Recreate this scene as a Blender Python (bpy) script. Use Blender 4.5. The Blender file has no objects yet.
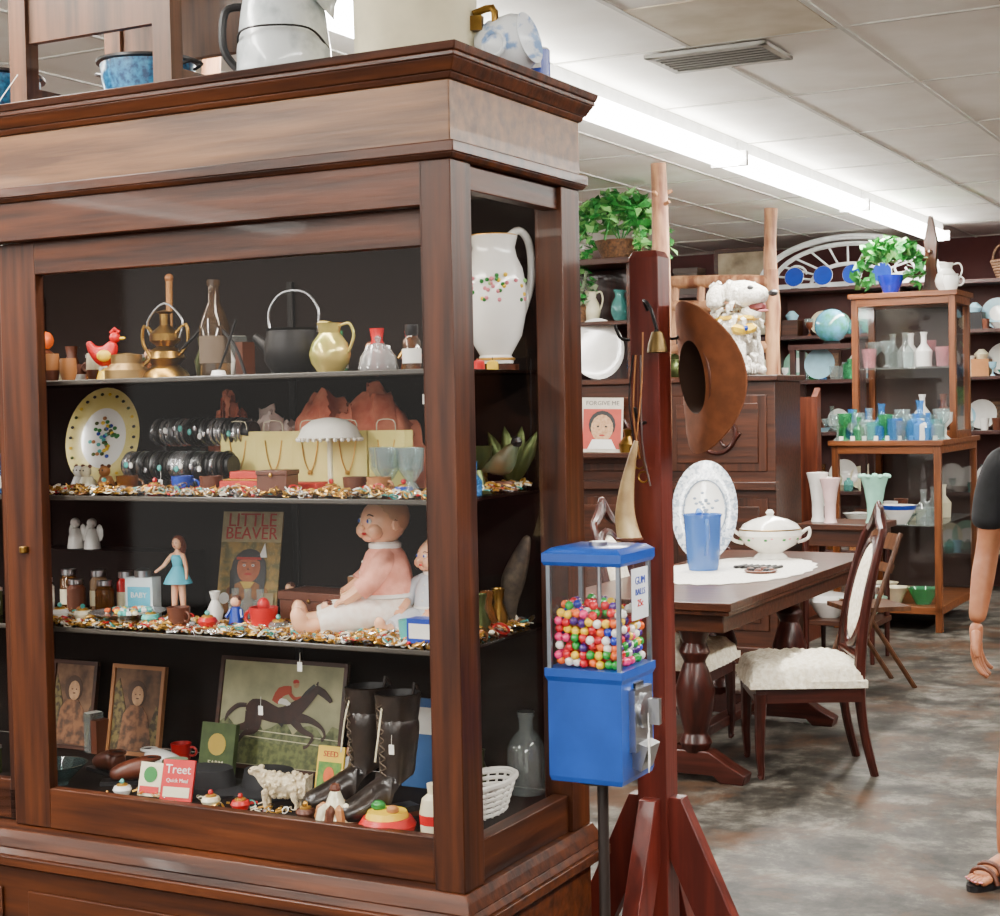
import bpy, math, random, bmesh
from math import sin,cos,pi
from mathutils import Matrix, Vector, Euler
random.seed(7)
R=math.radians
sc=bpy.context.scene
COL=sc.collection
STORE=Matrix.Rotation(R(-28),4,'Z')
CAB=Matrix.Translation((-.083,3.0,0))@STORE
T=lambda x,y,z:Matrix.Translation((x,y,z))
RZ=lambda d:Matrix.Rotation(R(d),4,'Z')
RX=lambda d:Matrix.Rotation(R(d),4,'X')
RY=lambda d:Matrix.Rotation(R(d),4,'Y')
def hx(h):
    h=h.lstrip('#'); o=[]
    for i in (0,2,4):
        c=int(h[i:i+2],16)/255
        o.append(c/12.92 if c<=.04045 else ((c+.055)/1.055)**2.4)
    return (o[0],o[1],o[2],1)
MC={}
def mat(n,c='#888888',rough=.5,metal=0,c2=None,ns=12,bump=0,st=(1,1,1),emit=0,lo=.35,hi=.65,coat=0,sss=0,det=5,spec=.5):
    if n in MC: return MC[n]
    m=bpy.data.materials.new(n); m.use_nodes=True; nt=m.node_tree; N=nt.nodes; L=nt.links
    b=N['Principled BSDF']; c=hx(c)
    c2=hx(c2) if c2 else tuple([v*.82 for v in c[:3]]+[1])
    tc=N.new('ShaderNodeTexCoord'); mp=N.new('ShaderNodeMapping'); mp.inputs['Scale'].default_value=st
    no=N.new('ShaderNodeTexNoise'); no.inputs['Scale'].default_value=ns; no.inputs['Detail'].default_value=det
    cr=N.new('ShaderNodeValToRGB'); cr.color_ramp.elements[0].position=lo; cr.color_ramp.elements[1].position=hi
    cr.color_ramp.elements[0].color=c2; cr.color_ramp.elements[1].color=c
    L.new(tc.outputs['Object'],mp.inputs[0]); L.new(mp.outputs[0],no.inputs['Vector']); L.new(no.outputs['Fac'],cr.inputs[0])
    L.new(cr.outputs[0],b.inputs['Base Color'])
    b.inputs['Roughness'].default_value=rough; b.inputs['Metallic'].default_value=metal
    b.inputs['Coat Weight'].default_value=coat; b.inputs['Specular IOR Level'].default_value=spec
    if sss: b.inputs['Subsurface Weight'].default_value=sss; b.inputs['Subsurface Scale'].default_value=.01
    if emit: b.inputs['Emission Color'].default_value=c; b.inputs['Emission Strength'].default_value=emit
    if bump:
        bp=N.new('ShaderNodeBump'); bp.inputs['Strength'].default_value=bump; bp.inputs['Distance'].default_value=.01
        L.new(no.outputs['Fac'],bp.inputs['Height']); L.new(bp.outputs[0],b.inputs['Normal'])
    MC[n]=m; return m
def glass(n,tint='#ffffff',body=0.0,bc='#ffffff',base=.02,k=.45):
    if n in MC: return MC[n]
    m=bpy.data.materials.new(n); m.use_nodes=True; nt=m.node_tree; N=nt.nodes; L=nt.links; N.clear()
    o=N.new('ShaderNodeOutputMaterial'); t=N.new('ShaderNodeBsdfTransparent'); t.inputs[0].default_value=hx(tint)
    g=N.new('ShaderNodeBsdfGlossy'); g.inputs['Roughness'].default_value=.04
    lw=N.new('ShaderNodeLayerWeight'); lw.inputs[0].default_value=.5
    p=N.new('ShaderNodeMath'); p.operation='POWER'; p.inputs[1].default_value=3.5; L.new(lw.outputs['Facing'],p.inputs[0])
    q=N.new('ShaderNodeMath'); q.operation='MULTIPLY_ADD'; q.inputs[1].default_value=k; q.inputs[2].default_value=base; L.new(p.outputs[0],q.inputs[0])
    mx=N.new('ShaderNodeMixShader'); L.new(q.outputs[0],mx.inputs[0]); L.new(g.outputs[0],mx.inputs[2])
    if body:
        d=N.new('ShaderNodeBsdfDiffuse'); d.inputs[0].default_value=hx(bc)
        m2=N.new('ShaderNodeMixShader'); m2.inputs[0].default_value=body
        L.new(t.outputs[0],m2.inputs[1]); L.new(d.outputs[0],m2.inputs[2]); L.new(m2.outputs[0],mx.inputs[1])
    else: L.new(t.outputs[0],mx.inputs[1])
    L.new(mx.outputs[0],o.inputs[0]); MC[n]=m; return m
def cat(P,rad,k,closed=False):
    n=len(P); out=[];ro=[]
    for i in range(n if closed else n-1):
        g=lambda j:(P[j%n] if closed else P[max(0,min(n-1,j))])
        p0,p1,p2,p3=g(i-1),g(i),g(i+1),g(i+2)
        for s in range(k):
            t=s/k
            out.append(.5*((2*p1)+(p2-p0)*t+(2*p0-5*p1+4*p2-p3)*t*t+(3*p1-p0-3*p2+p3)*t**3))
            ro.append(rad[i]*(1-t)+rad[(i+1)%n]*t)
    if not closed: out.append(P[-1]); ro.append(rad[-1])
    return out,ro
class G:
    def __init__(s): s.v=[];s.f=[];s.mi=[];s.mats=[];s.M=Matrix.Identity(4)
    def add(s,vs,fs,m,X=None):
        b=len(s.v); X=s.M@X if X is not None else s.M
        s.v+=[X@Vector(p) for p in vs]
        for i,f in enumerate(fs):
            mm=m(i) if callable(m) else m
            if mm not in s.mats: s.mats.append(mm)
            s.f.append([b+j for j in f]); s.mi.append(s.mats.index(mm))
    def frus(s,c,d0,d1,z0,z1,m,X=None):
        x,y=c; vs=[]
        for (a,b),z in ((d0,z0),(d1,z1)):
            vs+=[(x-a/2,y-b/2,z),(x+a/2,y-b/2,z),(x+a/2,y+b/2,z),(x-a/2,y+b/2,z)]
        s.add(vs,[(3,2,1,0),(4,5,6,7),(0,1,5,4),(1,2,6,5),(2,3,7,6),(3,0,4,7)],m,X)
    def box(s,c,d,m,r=None):
        X=T(*c)
        if r: X=X@Euler([R(a) for a in r]).to_matrix().to_4x4()
        s.frus((0,0),d[:2],d[:2],-d[2]/2,d[2]/2,m,X)
    def bx(s,x0,x1,y0,y1,z0,z1,m): s.box(((x0+x1)/2,(y0+y1)/2,(z0+z1)/2),(x1-x0,y1-y0,z1-z0),m)
    def py(s,x0,x1,y,z0,z1,m): s.add([(x0,y,z0),(x1,y,z0),(x1,y,z1),(x0,y,z1)],[(0,1,2,3)],m)
    def px(s,x,y0,y1,z0,z1,m): s.add([(x,y0,z0),(x,y1,z0),(x,y1,z1),(x,y0,z1)],[(0,1,2,3)],m)
    def lathe(s,prof,m,c=(0,0,0),r=None,n=20,sc=(1,1,1)):
        vs=[];fs=[];k=len(prof)
        for rr,z in prof:
            for j in range(n):
                a=2*pi*j/n; vs.append((rr*cos(a)*sc[0],rr*sin(a)*sc[1],z*sc[2]))
        for i in range(k-1):
            for j in range(n): fs.append((i*n+j,i*n+(j+1)%n,(i+1)*n+(j+1)%n,(i+1)*n+j))
        X=T(*c)
        if r: X=X@Euler([R(a) for a in r]).to_matrix().to_4x4()
        mm=m
        if isinstance(m,list): mm=lambda i:m[min(i//n,len(m)-1)]
        s.add(vs,fs,mm,X)
    def ball(s,c,r,m,n=12,rot=None):
        if not hasattr(r,'__len__'): r=(r,r,r)
        k=max(4,n//2)
        s.lathe([(max(sin(pi*i/k),0),-cos(pi*i/k)*r[2]) for i in range(k+1)],m,c,rot,n,(r[0],r[1],1))
    def tube(s,pts,rad,m,n=8,closed=False,sp=0):
        P=[Vector(p) for p in pts]
        rad=list(rad) if hasattr(rad,'__len__') else [rad]*len(P)
        if sp: P,rad=cat(P,rad,sp,closed)
        k=len(P); vs=[];fs=[];up=None
        for i in range(k):
            a=P[(i-1)%k] if closed or i>0 else P[i]; b=P[(i+1)%k] if closed or i<k-1 else P[i]
            t=(b-a).normalized()
            if up is None:
                up=Vector((0,0,1)) if abs(t.z)<.9 else Vector((1,0,0))
            u=(up-t*up.dot(t))
            if u.length<1e-4: u=t.orthogonal()
            u.normalize(); w=t.cross(u); up=u
            for j in range(n):
                q=2*pi*j/n; vs.append(P[i]+(u*cos(q)+w*sin(q))*rad[i])
        for i in range(k if closed else k-1):
            for j in range(n): fs.append((i*n+j,i*n+(j+1)%n,((i+1)%k)*n+(j+1)%n,((i+1)%k)*n+j))
        if not closed: fs.append(tuple(range(n))[::-1]); fs.append(tuple((k-1)*n+j for j in range(n)))
        s.add(vs,fs,m)
    def ring(s,c,R0,r,m,rot=None,n=20,k=6,sy=1):
        X=T(*c)
        if rot: X=X@Euler([R(a) for a in rot]).to_matrix().to_4x4()
        M0=s.M; s.M=s.M@X
        s.tube([(R0*cos(2*pi*i/n),R0*sy*sin(2*pi*i/n),0) for i in range(n)],r,m,k,True); s.M=M0
    def slab(s,pts,y0,y1,m):
        n=len(pts)
        vs=[(x,y0,z) for x,z in pts]+[(x,y1,z) for x,z in pts]
        s.add(vs,[tuple(range(n)),tuple(range(2*n-1,n-1,-1))]+[((i+1)%n,i,n+i,n+(i+1)%n) for i in range(n)],m)
    def disc(s,c,r,m,rx=None,n=16):
        s.slab([(c[0]+r*cos(2*pi*i/n),c[2]+(rx or r)*sin(2*pi*i/n)) for i in range(n)],c[1]-.0006,c[1],m)
    def ev(s,ob,m,X=None):
        dg=bpy.context.evaluated_depsgraph_get(); e=ob.evaluated_get(dg); me=e.to_mesh()
        s.add([v.co.copy() for v in me.vertices],[tuple(p.vertices) for p in me.polygons],m,X)
        e.to_mesh_clear(); bpy.data.objects.remove(ob,do_unlink=True)
    def skin(s,nodes,edges,m,sub=2,root=0):
        me=bpy.data.meshes.new('t'); me.from_pydata([n[:3] for n in nodes],edges,[])
        ob=bpy.data.objects.new('t',me); COL.objects.link(ob)
        ob.modifiers.new('s','SKIN')
        for i,n in enumerate(nodes):
            d=me.skin_vertices[0].data[i]; d.radius=(n[3],n[4] if len(n)>4 else n[3]); d.use_root=(i==root)
        q=ob.modifiers.new('u','SUBSURF'); q.levels=sub; q.render_levels=sub
        s.ev(ob,m)
    def text(s,body,size,m,c,depth=.0006):
        cu=bpy.data.curves.new('t','FONT'); cu.body=body; cu.size=size; cu.align_x='CENTER'; cu.align_y='CENTER'; cu.extrude=depth
        cu.resolution_u=2
        ob=bpy.data.objects.new('t',cu); COL.objects.link(ob)
        s.ev(ob,m,T(*c)@RX(90))
    def leaves(s,c,r,n,size,m,low=-1,shell=.55):
        for i in range(n):
            d=Vector((random.gauss(0,1),random.gauss(0,1),random.gauss(0,1))).normalized()
            if d.z<low: d.z=-d.z
            p=Vector(c)+Vector((d.x*r[0],d.y*r[1],d.z*r[2]))*random.uniform(shell,1)
            X=T(*p)@Euler((random.uniform(-1,1),random.uniform(-1,1),random.uniform(0,6.3))).to_matrix().to_4x4()
            a=size*random.uniform(.7,1.2)
            s.add([(-a*.5,0,0),(-a*.15,-a*.35,.1*a),(a*.6,0,-.1*a),(-a*.15,a*.35,.1*a),(0,0,.03*a)],[(0,1,4),(1,2,4),(2,3,4),(3,0,4)],(m[i%len(m)] if isinstance(m,list) else m),X)
    def done(s,name,M=None,bevel=0):
        me=bpy.data.meshes.new(name); me.from_pydata([tuple(v) for v in s.v],[],s.f)
        for m in s.mats: me.materials.append(m)
        me.polygons.foreach_set('material_index',s.mi)
        me.polygons.foreach_set('use_smooth',[True]*len(s.f))
        me.update()
        bm=bmesh.new(); bm.from_mesh(me); bmesh.ops.remove_doubles(bm,verts=bm.verts,dist=1e-6); bm.to_mesh(me); bm.free()
        me.set_sharp_from_angle(angle=R(38))
        ob=bpy.data.objects.new(name,me); COL.objects.link(ob)
        if M is not None: ob.matrix_world=M
        if bevel:
            b=ob.modifiers.new('b','BEVEL'); b.width=bevel; b.segments=2; b.limit_method='ANGLE'; b.angle_limit=R(40); b.use_clamp_overlap=True
        return ob
def cab(g,name,x,d,z,rz=0,tilt=0,bevel=0): return g.done(name,CAB@T(x,d,z)@RZ(rz)@RX(tilt),bevel)
def wld(g,name,x,y,z,rz=-28,bevel=0): return g.done(name,T(x,y,z)@RZ(rz),bevel)

# ---------- materials ----------
def wood(n,a,b,ax,rough=.42,sc_=1,coat=.05,spec=.35,lo=.34,hi=.66):
    st=[30,30,30]; st['xyz'.index(ax)]=2.0
    return mat(n,a,rough,0,b,1.2*sc_,.15,tuple(st),coat=coat,lo=lo,hi=hi,spec=spec)
cwx=wood('cab_wood_x','#54290f','#260f06','x',.42,1,.04,.3); cwz=wood('cab_wood_z','#4e260f','#240e06','z',.42,1,.04,.3); cwy=wood('cab_wood_y','#4e260f','#240e06','y',.42,1,.04,.3)
frz=wood('frieze_wood_lit','#7c5534','#4c2f1b','x',.45,1,.05,.4)  # frieze lighter than the cabinet wood, its reflected light put into the colour
black=mat('black_interior','#150a07',.75,spec=.2); shelfm=glass('smoked_glass_shelf','#8a8480',.5,'#120b09')
pane=glass('pane_glass',base=.02,k=.32); pane2=glass('case_pane_glass',base=.05,k=.4)
white=mat('white_ceramic','#efeee9',.18,coat=.5,c2='#e4e2dc'); cream=mat('cream_enamel','#e8e0bd',.3,coat=.4)
blk=mat('black_paint','#141316',.4); iron=mat('cast_iron','#1f1e1f',.5,.6); steel=mat('steel','#b5b7ba',.28,1); brass=mat('brass','#a8843f',.33,1,c2='#6a4f24')
gold=mat('gold_bits','#e2ae4e',.3,.75); silver=mat('silver_bits','#d5d5d8',.25,.9)
red=mat('red_paint','#c5181c',.35); blue=mat('machine_blue','#0646a4',.3,coat=.3,c2='#053e92'); yellow=mat('yellow_paint','#ecc325',.4); green=mat('green_paint','#237a32',.4)
paper=mat('paper_white','#eeece4',.7); skinp=mat('doll_skin','#efb994',.4,sss=.1,c2='#e6aa84'); dblue=mat('deep_blue','#1238a0',.3)
pink=mat('pink','#dc8490',.35); orange=mat('orange','#e8651a',.4); tan=mat('tan_leather','#a86f3e',.5); brown=mat('brown_leather','#5b2e1a',.45)
clear=glass('clear_glassware','#e4eeee',.14,'#cfd8d6',.05,.6)
gl_b=glass('blue_glassware','#7fb4e8',.3,'#4f9bd8',.05); gl_g=glass('green_glassware','#7fd0a0',.3,'#4fae7a',.05); gl_t=glass('teal_glassware','#9fe0dc',.3,'#7fd0cc',.05); gl_p=glass('pink_glassware','#f0c8cc',.25,'#e8b0b8',.05); gl_a=glass('amber_glassware','#c08a4a',.3,'#8a5a2a',.05)
lf=mat('ivy_leaf','#3a9a42',.45,c2='#1a662a',ns=30); lf2=mat('ivy_leaf_light','#86c46e',.45); log=mat('cedar_log','#c08f66',.6,c2='#70422a',ns=3,st=(6,6,1.2),bump=.4)
mah=wood('mahogany','#401a13','#220c09','z',.3); mahx=wood('mahogany_x','#431c14','#250d0a','x',.3); oak=wood('oak_case','#7e4722','#522b13','z'); oakx=wood('oak_case_x','#7e4722','#522b13','x')
redp=wood('red_post','#64241a','#451610','z',.4); wal=wood('walnut','#4a2513','#28130a','x',.35); walz=wood('walnut_z','#4a2513','#28130a','z',.35)
uph=mat('upholstery','#f2ebd8',.95,c2='#ddd2b8',ns=55,bump=.7,lo=.4,hi=.6)
gbz=mat('green_brass','#4f5a34',.35,.8); turq=mat('turq','#4fb0a8',.3)
wk=mat('basket','#6f4a2a',.7,c2='#3f2816',ns=60,bump=.5)

# ---------- room ----------
def room():
    fl=bpy.data.materials.new('stained_concrete'); fl.use_nodes=True; nt=fl.node_tree; N=nt.nodes; L=nt.links; b=N['Principled BSDF']
    tc=N.new('ShaderNodeTexCoord')
    def nz(s,d,dist=0):
        n=N.new('ShaderNodeTexNoise'); n.inputs['Scale'].default_value=s; n.inputs['Detail'].default_value=d; n.inputs['Roughness'].default_value=.75; n.inputs['Distortion'].default_value=dist; L.new(tc.outputs['Object'],n.inputs['Vector']); return n
    n1=nz(3.4,14,.2); n2=nz(2.2,14,.5); n3=nz(.8,5)
    r1=N.new('ShaderNodeValToRGB'); e=r1.color_ramp.elements; e[0].position=.4; e[0].color=hx('#171512'); e[1].position=.63; e[1].color=hx('#6c6860'); q=e.new(.5); q.color=hx('#37342f')
    r2=N.new('ShaderNodeValToRGB'); e=r2.color_ramp.elements; e[0].position=.5; e[0].color=(0,0,0,1); e[1].position=.6; e[1].color=(.8,.8,.8,1)
    mx=N.new('ShaderNodeMix'); mx.data_type='RGBA'; mx.inputs[7].default_value=hx('#47301f')
    L.new(n1.outputs[0],r1.inputs[0]); L.new(n2.outputs[0],r2.inputs[0]); L.new(r2.outputs[0],mx.inputs[0]); L.new(r1.outputs[0],mx.inputs[6]); L.new(mx.outputs[2],b.inputs['Base Color'])
    r3=N.new('ShaderNodeMapRange'); r3.inputs[3].default_value=.35; r3.inputs[4].default_value=.65; L.new(n3.outputs[0],r3.inputs[0]); L.new(r3.outputs[0],b.inputs['Roughness'])
    b.inputs['Specular IOR Level'].default_value=.25
    g=G(); g.bx(-9,4,-5,14.6,-.1,0,fl); g.done('floor',STORE)
    ct=mat('ceiling_tile','#f4f2ec',.85,c2='#e8e4dc',ns=3); bar=mat('ceiling_grid','#c9c6be',.5)
    g=G(); g.bx(-9,4,-5,14.6,3.0,3.1,ct)
    x=-9
    while x<4: g.bx(x-.01,x+.01,-5,14.6,2.994,3.0,bar); x+=.61
    y=-5
    while y<14.6: g.bx(-9,4,y-.01,y+.01,2.9945,3.0,bar); y+=1.22
    st=mat('stained_tile','#d8cfbc',.9,c2='#c6bba4',ns=6)
    g.bx(-2.28,-1.70,5.3,6.0,2.9955,3.0,st); g.bx(-1.06,-.48,8.56,9.7,2.9955,3.0,st)
    g.done('ceiling',STORE)
    mw=mat('maroon_wall','#5e2826',.7,c2='#4a1f1d',ns=2)
    g=G(); g.bx(-9,4,14.6,14.7,0,3,mw); g.done('wall_back',STORE)
    g=G(); g.bx(-9.1,-9,-5,14.7,0,3,mw); g.done('wall_left',STORE)
    g=G(); g.bx(4,4.1,-5,14.7,0,3,mw); g.done('wall_right',STORE)
    vm=mat('vent_metal','#a8a69e',.5); vd=mat('vent_dark','#45423c',.8)
    g=G(); g.bx(-.24,.24,-.16,.16,-.004,0,vd)
    for i in range(7): g.box((0,-.135+i*.045,-.010),(.46,.022,.003),vm,(35,0,0))
    for a in (-.24,.24): g.bx(a-.015,a+.015,-.175,.175,-.014,0,vm)
    for a in (-.16,.16): g.bx(-.255,.255,a-.015,a+.015,-.014,0,vm)
    wld(g,'ceiling_vent',.92,6.5,2.99,-28)
    tm=mat('tube_glow','#fffdf6',emit=38,rough=.5); hm=mat('fixture_white','#f0f0ee',.5)
    for sx in (-2.94,.9,-6.7):
        for k in range(7):
            sy=-3+k*2.5
            g=G(); g.bx(-.05,.05,-1.22,1.22,.07,.14,hm); g.frus((0,0),(.1,2.46),(.2,2.46),.0,.035,tm); g.frus((0,0),(.2,2.46),(.11,2.46),.035,.08,tm); g.bx(-.1,.1,-1.24,-1.23,0,.08,hm); g.bx(-.1,.1,1.23,1.24,0,.08,hm)
            g.done('fluorescent_light',STORE@T(sx,sy,2.855))
            ld=bpy.data.lights.new('tube_lamp','AREA'); ld.shape='RECTANGLE'; ld.size=.2; ld.size_y=2.3; ld.energy=82; ld.color=(1,.95,.87)
            lo=bpy.data.objects.new('ceiling_lamp',ld); COL.objects.link(lo); lo.matrix_world=STORE@T(sx,sy,2.845)
room()

# ---------- display cabinet ----------
def cabinet():
    g=G(); W=2.3; D=.57
    def coll(z0,z1,p0,p1,m): g.frus((-W/2,D/2),(W+2*p0,D+2*p0),(W+2*p1,D+2*p1),z0,z1,m)
    coll(0,.09,.025,.025,cwx); coll(.09,.11,.025,.0,cwx); coll(.11,.575,0,0,cwx)
    for i in range(4): g.bx(-W+.08+i*.55,-W+.55+i*.55,-.008,0,.16,.53,cwx); g.bx(-W+.13+i*.55,-W+.5+i*.55,-.014,0,.21,.48,cwx)
    coll(.575,.59,.0,.026,cwx); coll(.59,.612,.034,.034,cwx); coll(.612,.628,.026,.018,cwx); coll(.628,.648,.02,.012,cwx); coll(.648,.664,.012,.004,cwx)
    g.bx(-W+.03,-.03,.06,D-.03,.664,.735,black)
    for x in (-W,-.066):
        g.bx(x,x+.066,0,.08,.664,2.062,cwz); g.bx(x,x+.066,D-.09,D,.664,2.062,cwz)
        x1=x+.01 if x<-1 else x+.02
        g.bx(x1,x1+.036,.08,D-.09,.664,.745,cwy); g.bx(x1,x1+.036,.08,D-.09,2.012,2.062,cwy)
        g.px(x1+.017,.08,D-.09,.745,2.012,pane)
    g.bx(-W+.066,-.066,0,.03,1.978,2.062,cwx)
    coll(2.062,2.072,.006,.014,cwx); coll(2.072,2.094,.016,.016,cwx); coll(2.094,2.21,0.002,0.002,frz); coll(2.21,2.222,.006,.012,cwx); coll(2.222,2.246,.014,.028,cwx); coll(2.246,2.256,.03,.03,cwx); coll(2.256,2.272,.032,.037,cwx)
    def door(x0,x1,d,sl,sr):
        g.bx(x0,x0+sl,d,d+.025,.666,1.977,cwz); g.bx(x1-sr,x1,d,d+.025,.666,1.977,cwz)
        g.bx(x0+sl,x1-sr,d,d+.025,1.905,1.977,cwx); g.bx(x0+sl,x1-sr,d,d+.025,.666,.757,cwx)
        g.py(x0+sl,x1-sr,d+.012,.757,1.905,pane)
    door(-1.19,-.068,.032,.107,.018); door(-2.23,-1.13,.06,.1,.1)
    g.tube([(-1.135,.028,1.3),(-1.135,.028,1.285)],.011,brass,10)
    g.bx(-W+.06,-.06,D-.03,D-.012,.735,2.06,black)
    for z in (1.67,1.41,1.11): g.bx(-W+.066,-.07,.10,D-.035,z-.008,z,shelfm); g.bx(-W+.066,-.07,.095,.0995,z-.010,z+.001,mat('shelf_edge','#3f3a34',.3))
    for x in (-1.55,-.75): g.bx(x-.008,x+.008,D-.042,D-.031,.74,1.9,iron)
    g.done('display_cabinet',CAB,.0025)
    g=G(); g.bx(-.95,.95,-.02,.02,.012,.03,white); g.tube([(-.93,0,0),(.93,0,0)],.011,mat('fill_tube_glow','#fff6e6',emit=5),8); cab(g,'cabinet_fill_tube',-1.15,.12,2.03)  # invented glowing tube under the header, added to brighten the shelves
    for x in (-.6,-1.6):  # warm fill lights added inside the cabinet, not part of the furniture
        ld=bpy.data.lights.new('cab_fill','AREA'); ld.shape='RECTANGLE'; ld.size=.9; ld.size_y=.05; ld.energy=6; ld.color=(1,.9,.76)
        lo=bpy.data.objects.new('cabinet_fill',ld); COL.objects.link(lo); lo.matrix_world=CAB@T(x,.1,2.01)@RX(14)
cabinet()
Z1,Z2,Z3,Z4=1.671,1.411,1.111,.736

def jug(g,h,r,m,hm=None,handle=1,spout=True,side=1):
    g.lathe([(0,0),(r*.6,0),(r*.62,h*.03),(r*.9,h*.2),(r,h*.38),(r*.85,h*.6),(r*.5,h*.8),(r*.55,h*.95),(r*.62,h),(r*.56,h),(r*.42,h*.8),(r*.7,h*.5),(0,h*.1)],m,n=24)
    g.tube([(side*r*.5,0,h*.93),(side*r*1.1,0,h*.98),(side*r*1.35,0,h*.75),(side*r*1.15,0,h*.5),(side*r*.95,0,h*.38)],[h*.025,h*.03,h*.03,h*.03,h*.025],hm or m,8,sp=4)
    if spout: g.lathe([(r*.42,-h*.1),(r*.3,0),(r*.12,h*.12)],m,(-side*r*.35,0,h*.95),(0,-side*55,0),12)

def cab_top():
    z=2.273
    g=G(); wd=wood('stool_wood','#66422a','#3a2516','z',.5)
    for x in (-1.2,-.78):
        for d in (.14,.46): g.box((x,d,.2),(.05,.04,.4),wd)
        g.box((x,.3,.06),(.02,.3,.03),wd)
    g.bx(-1.2,-.78,.13,.15,.17,.34,wd); g.bx(-1.2,-.78,.45,.475,.17,.34,wd); g.bx(-1.24,-.74,.11,.49,.4,.43,wd); g.bx(-1.2,-.78,.45,.47,.06,.09,wd)
    g.tube([(-1.2,.118,.1),(-1.2,.05,.02),(-1.195,-.055,-.005),(-1.195,-.056,-.12)],.0012,paper,4)
    cab(g,'wooden_stool',0,0,z)
    sp=mat('blue_speckle_enamel','#2080b0',.3,c2='#0c3860',ns=90,coat=.4)
    for x,d,r in ((-.97,.3,.11),(-1.42,.22,.14)):
        g=G(); g.lathe([(0,0),(r*.8,0),(r*.97,.09),(r,.125),(r*1.08,.128),(r*1.08,.134),(r*.98,.132),(r*.78,.008),(0,.008)],[sp,sp,sp,blk,blk,sp],n=32)
        for sgn in (-1,1): g.tube([(sgn*r,-.03,.11),(sgn*r*1.28,-.02,.118),(sgn*r*1.28,.02,.118),(sgn*r,.03,.11)],.004,blk,6,sp=3)
        cab(g,'enamel_pan',x,d,z)
    g=G(); en=mat('grey_enamel','#d5dcde',.3,c2='#9aa6ab',ns=16,coat=.5,lo=.3,hi=.5)
    g.lathe([(0,0),(.098,0),(.104,.01),(.102,.1),(.092,.18),(.08,.24),(.084,.25),(.078,.25),(.07,.2),(0,.05)],[en,en,en],n=28)
    g.tube([(-.088,0,.2),(-.13,0,.19),(-.135,0,.11),(-.1,0,.06)],[.009]*4,blk,8,sp=4)
    g.tube([(-.1,0,.1),(-.07,-.09,.125),(0,-.115,.13),(.08,-.09,.125),(.1,0,.1)],.0025,iron,6,sp=5)
    g.lathe([(.05,0),(.03,.02),(.012,.06)],en,(.08,0,.2),(0,50,0),12)
    cab(g,'enamel_coffee_pitcher',-.55,.25,z,20)
    g=G(); g.lathe([(0,0),(.12,0),(.128,.01),(.13,.2),(.14,.215),(.135,.22),(.12,.21),(.118,.02),(0,.02)],cream,n=36)
    g.lathe([(.14,.22),(.13,.235),(.05,.26),(.015,.262),(.02,.285),(0,.29)],cream,n=36)
    g.box((.135,-.02,.11),(.03,.02,.03),brass); g.tube([(.13,-.02,.13),(.17,-.02,.14),(.175,-.02,.11)],.008,brass,8,sp=3)
    cab(g,'enamel_stock_pot',-.235,.28,z,15)
    g=G(); gr=mat('blue_white_graniteware','#dfe4e8',.3,c2='#7b9bc8',ns=30,lo=.36,hi=.46)
    g.lathe([(0,0),(.05,0),(.062,.03),(.06,.08),(.05,.1),(.054,.105),(.046,.1),(0,.04)],gr,(-.05,0,.056),(0,78,0),24)
    g.ring((.0,-.06,.06),.025,.005,gr,(90,0,0))
    cab(g,'graniteware_mug',-.05,.34,z)
    g=G(); g.lathe([(0,0),(.022,0),(.022,.075),(.018,.08),(0,.08)],[dblue,dblue,white],n=16); g.box((0,-.022,.05),(.026,.002,.03),paper)
    cab(g,'blue_tin',-.03,.45,z)
cab_top()

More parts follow.
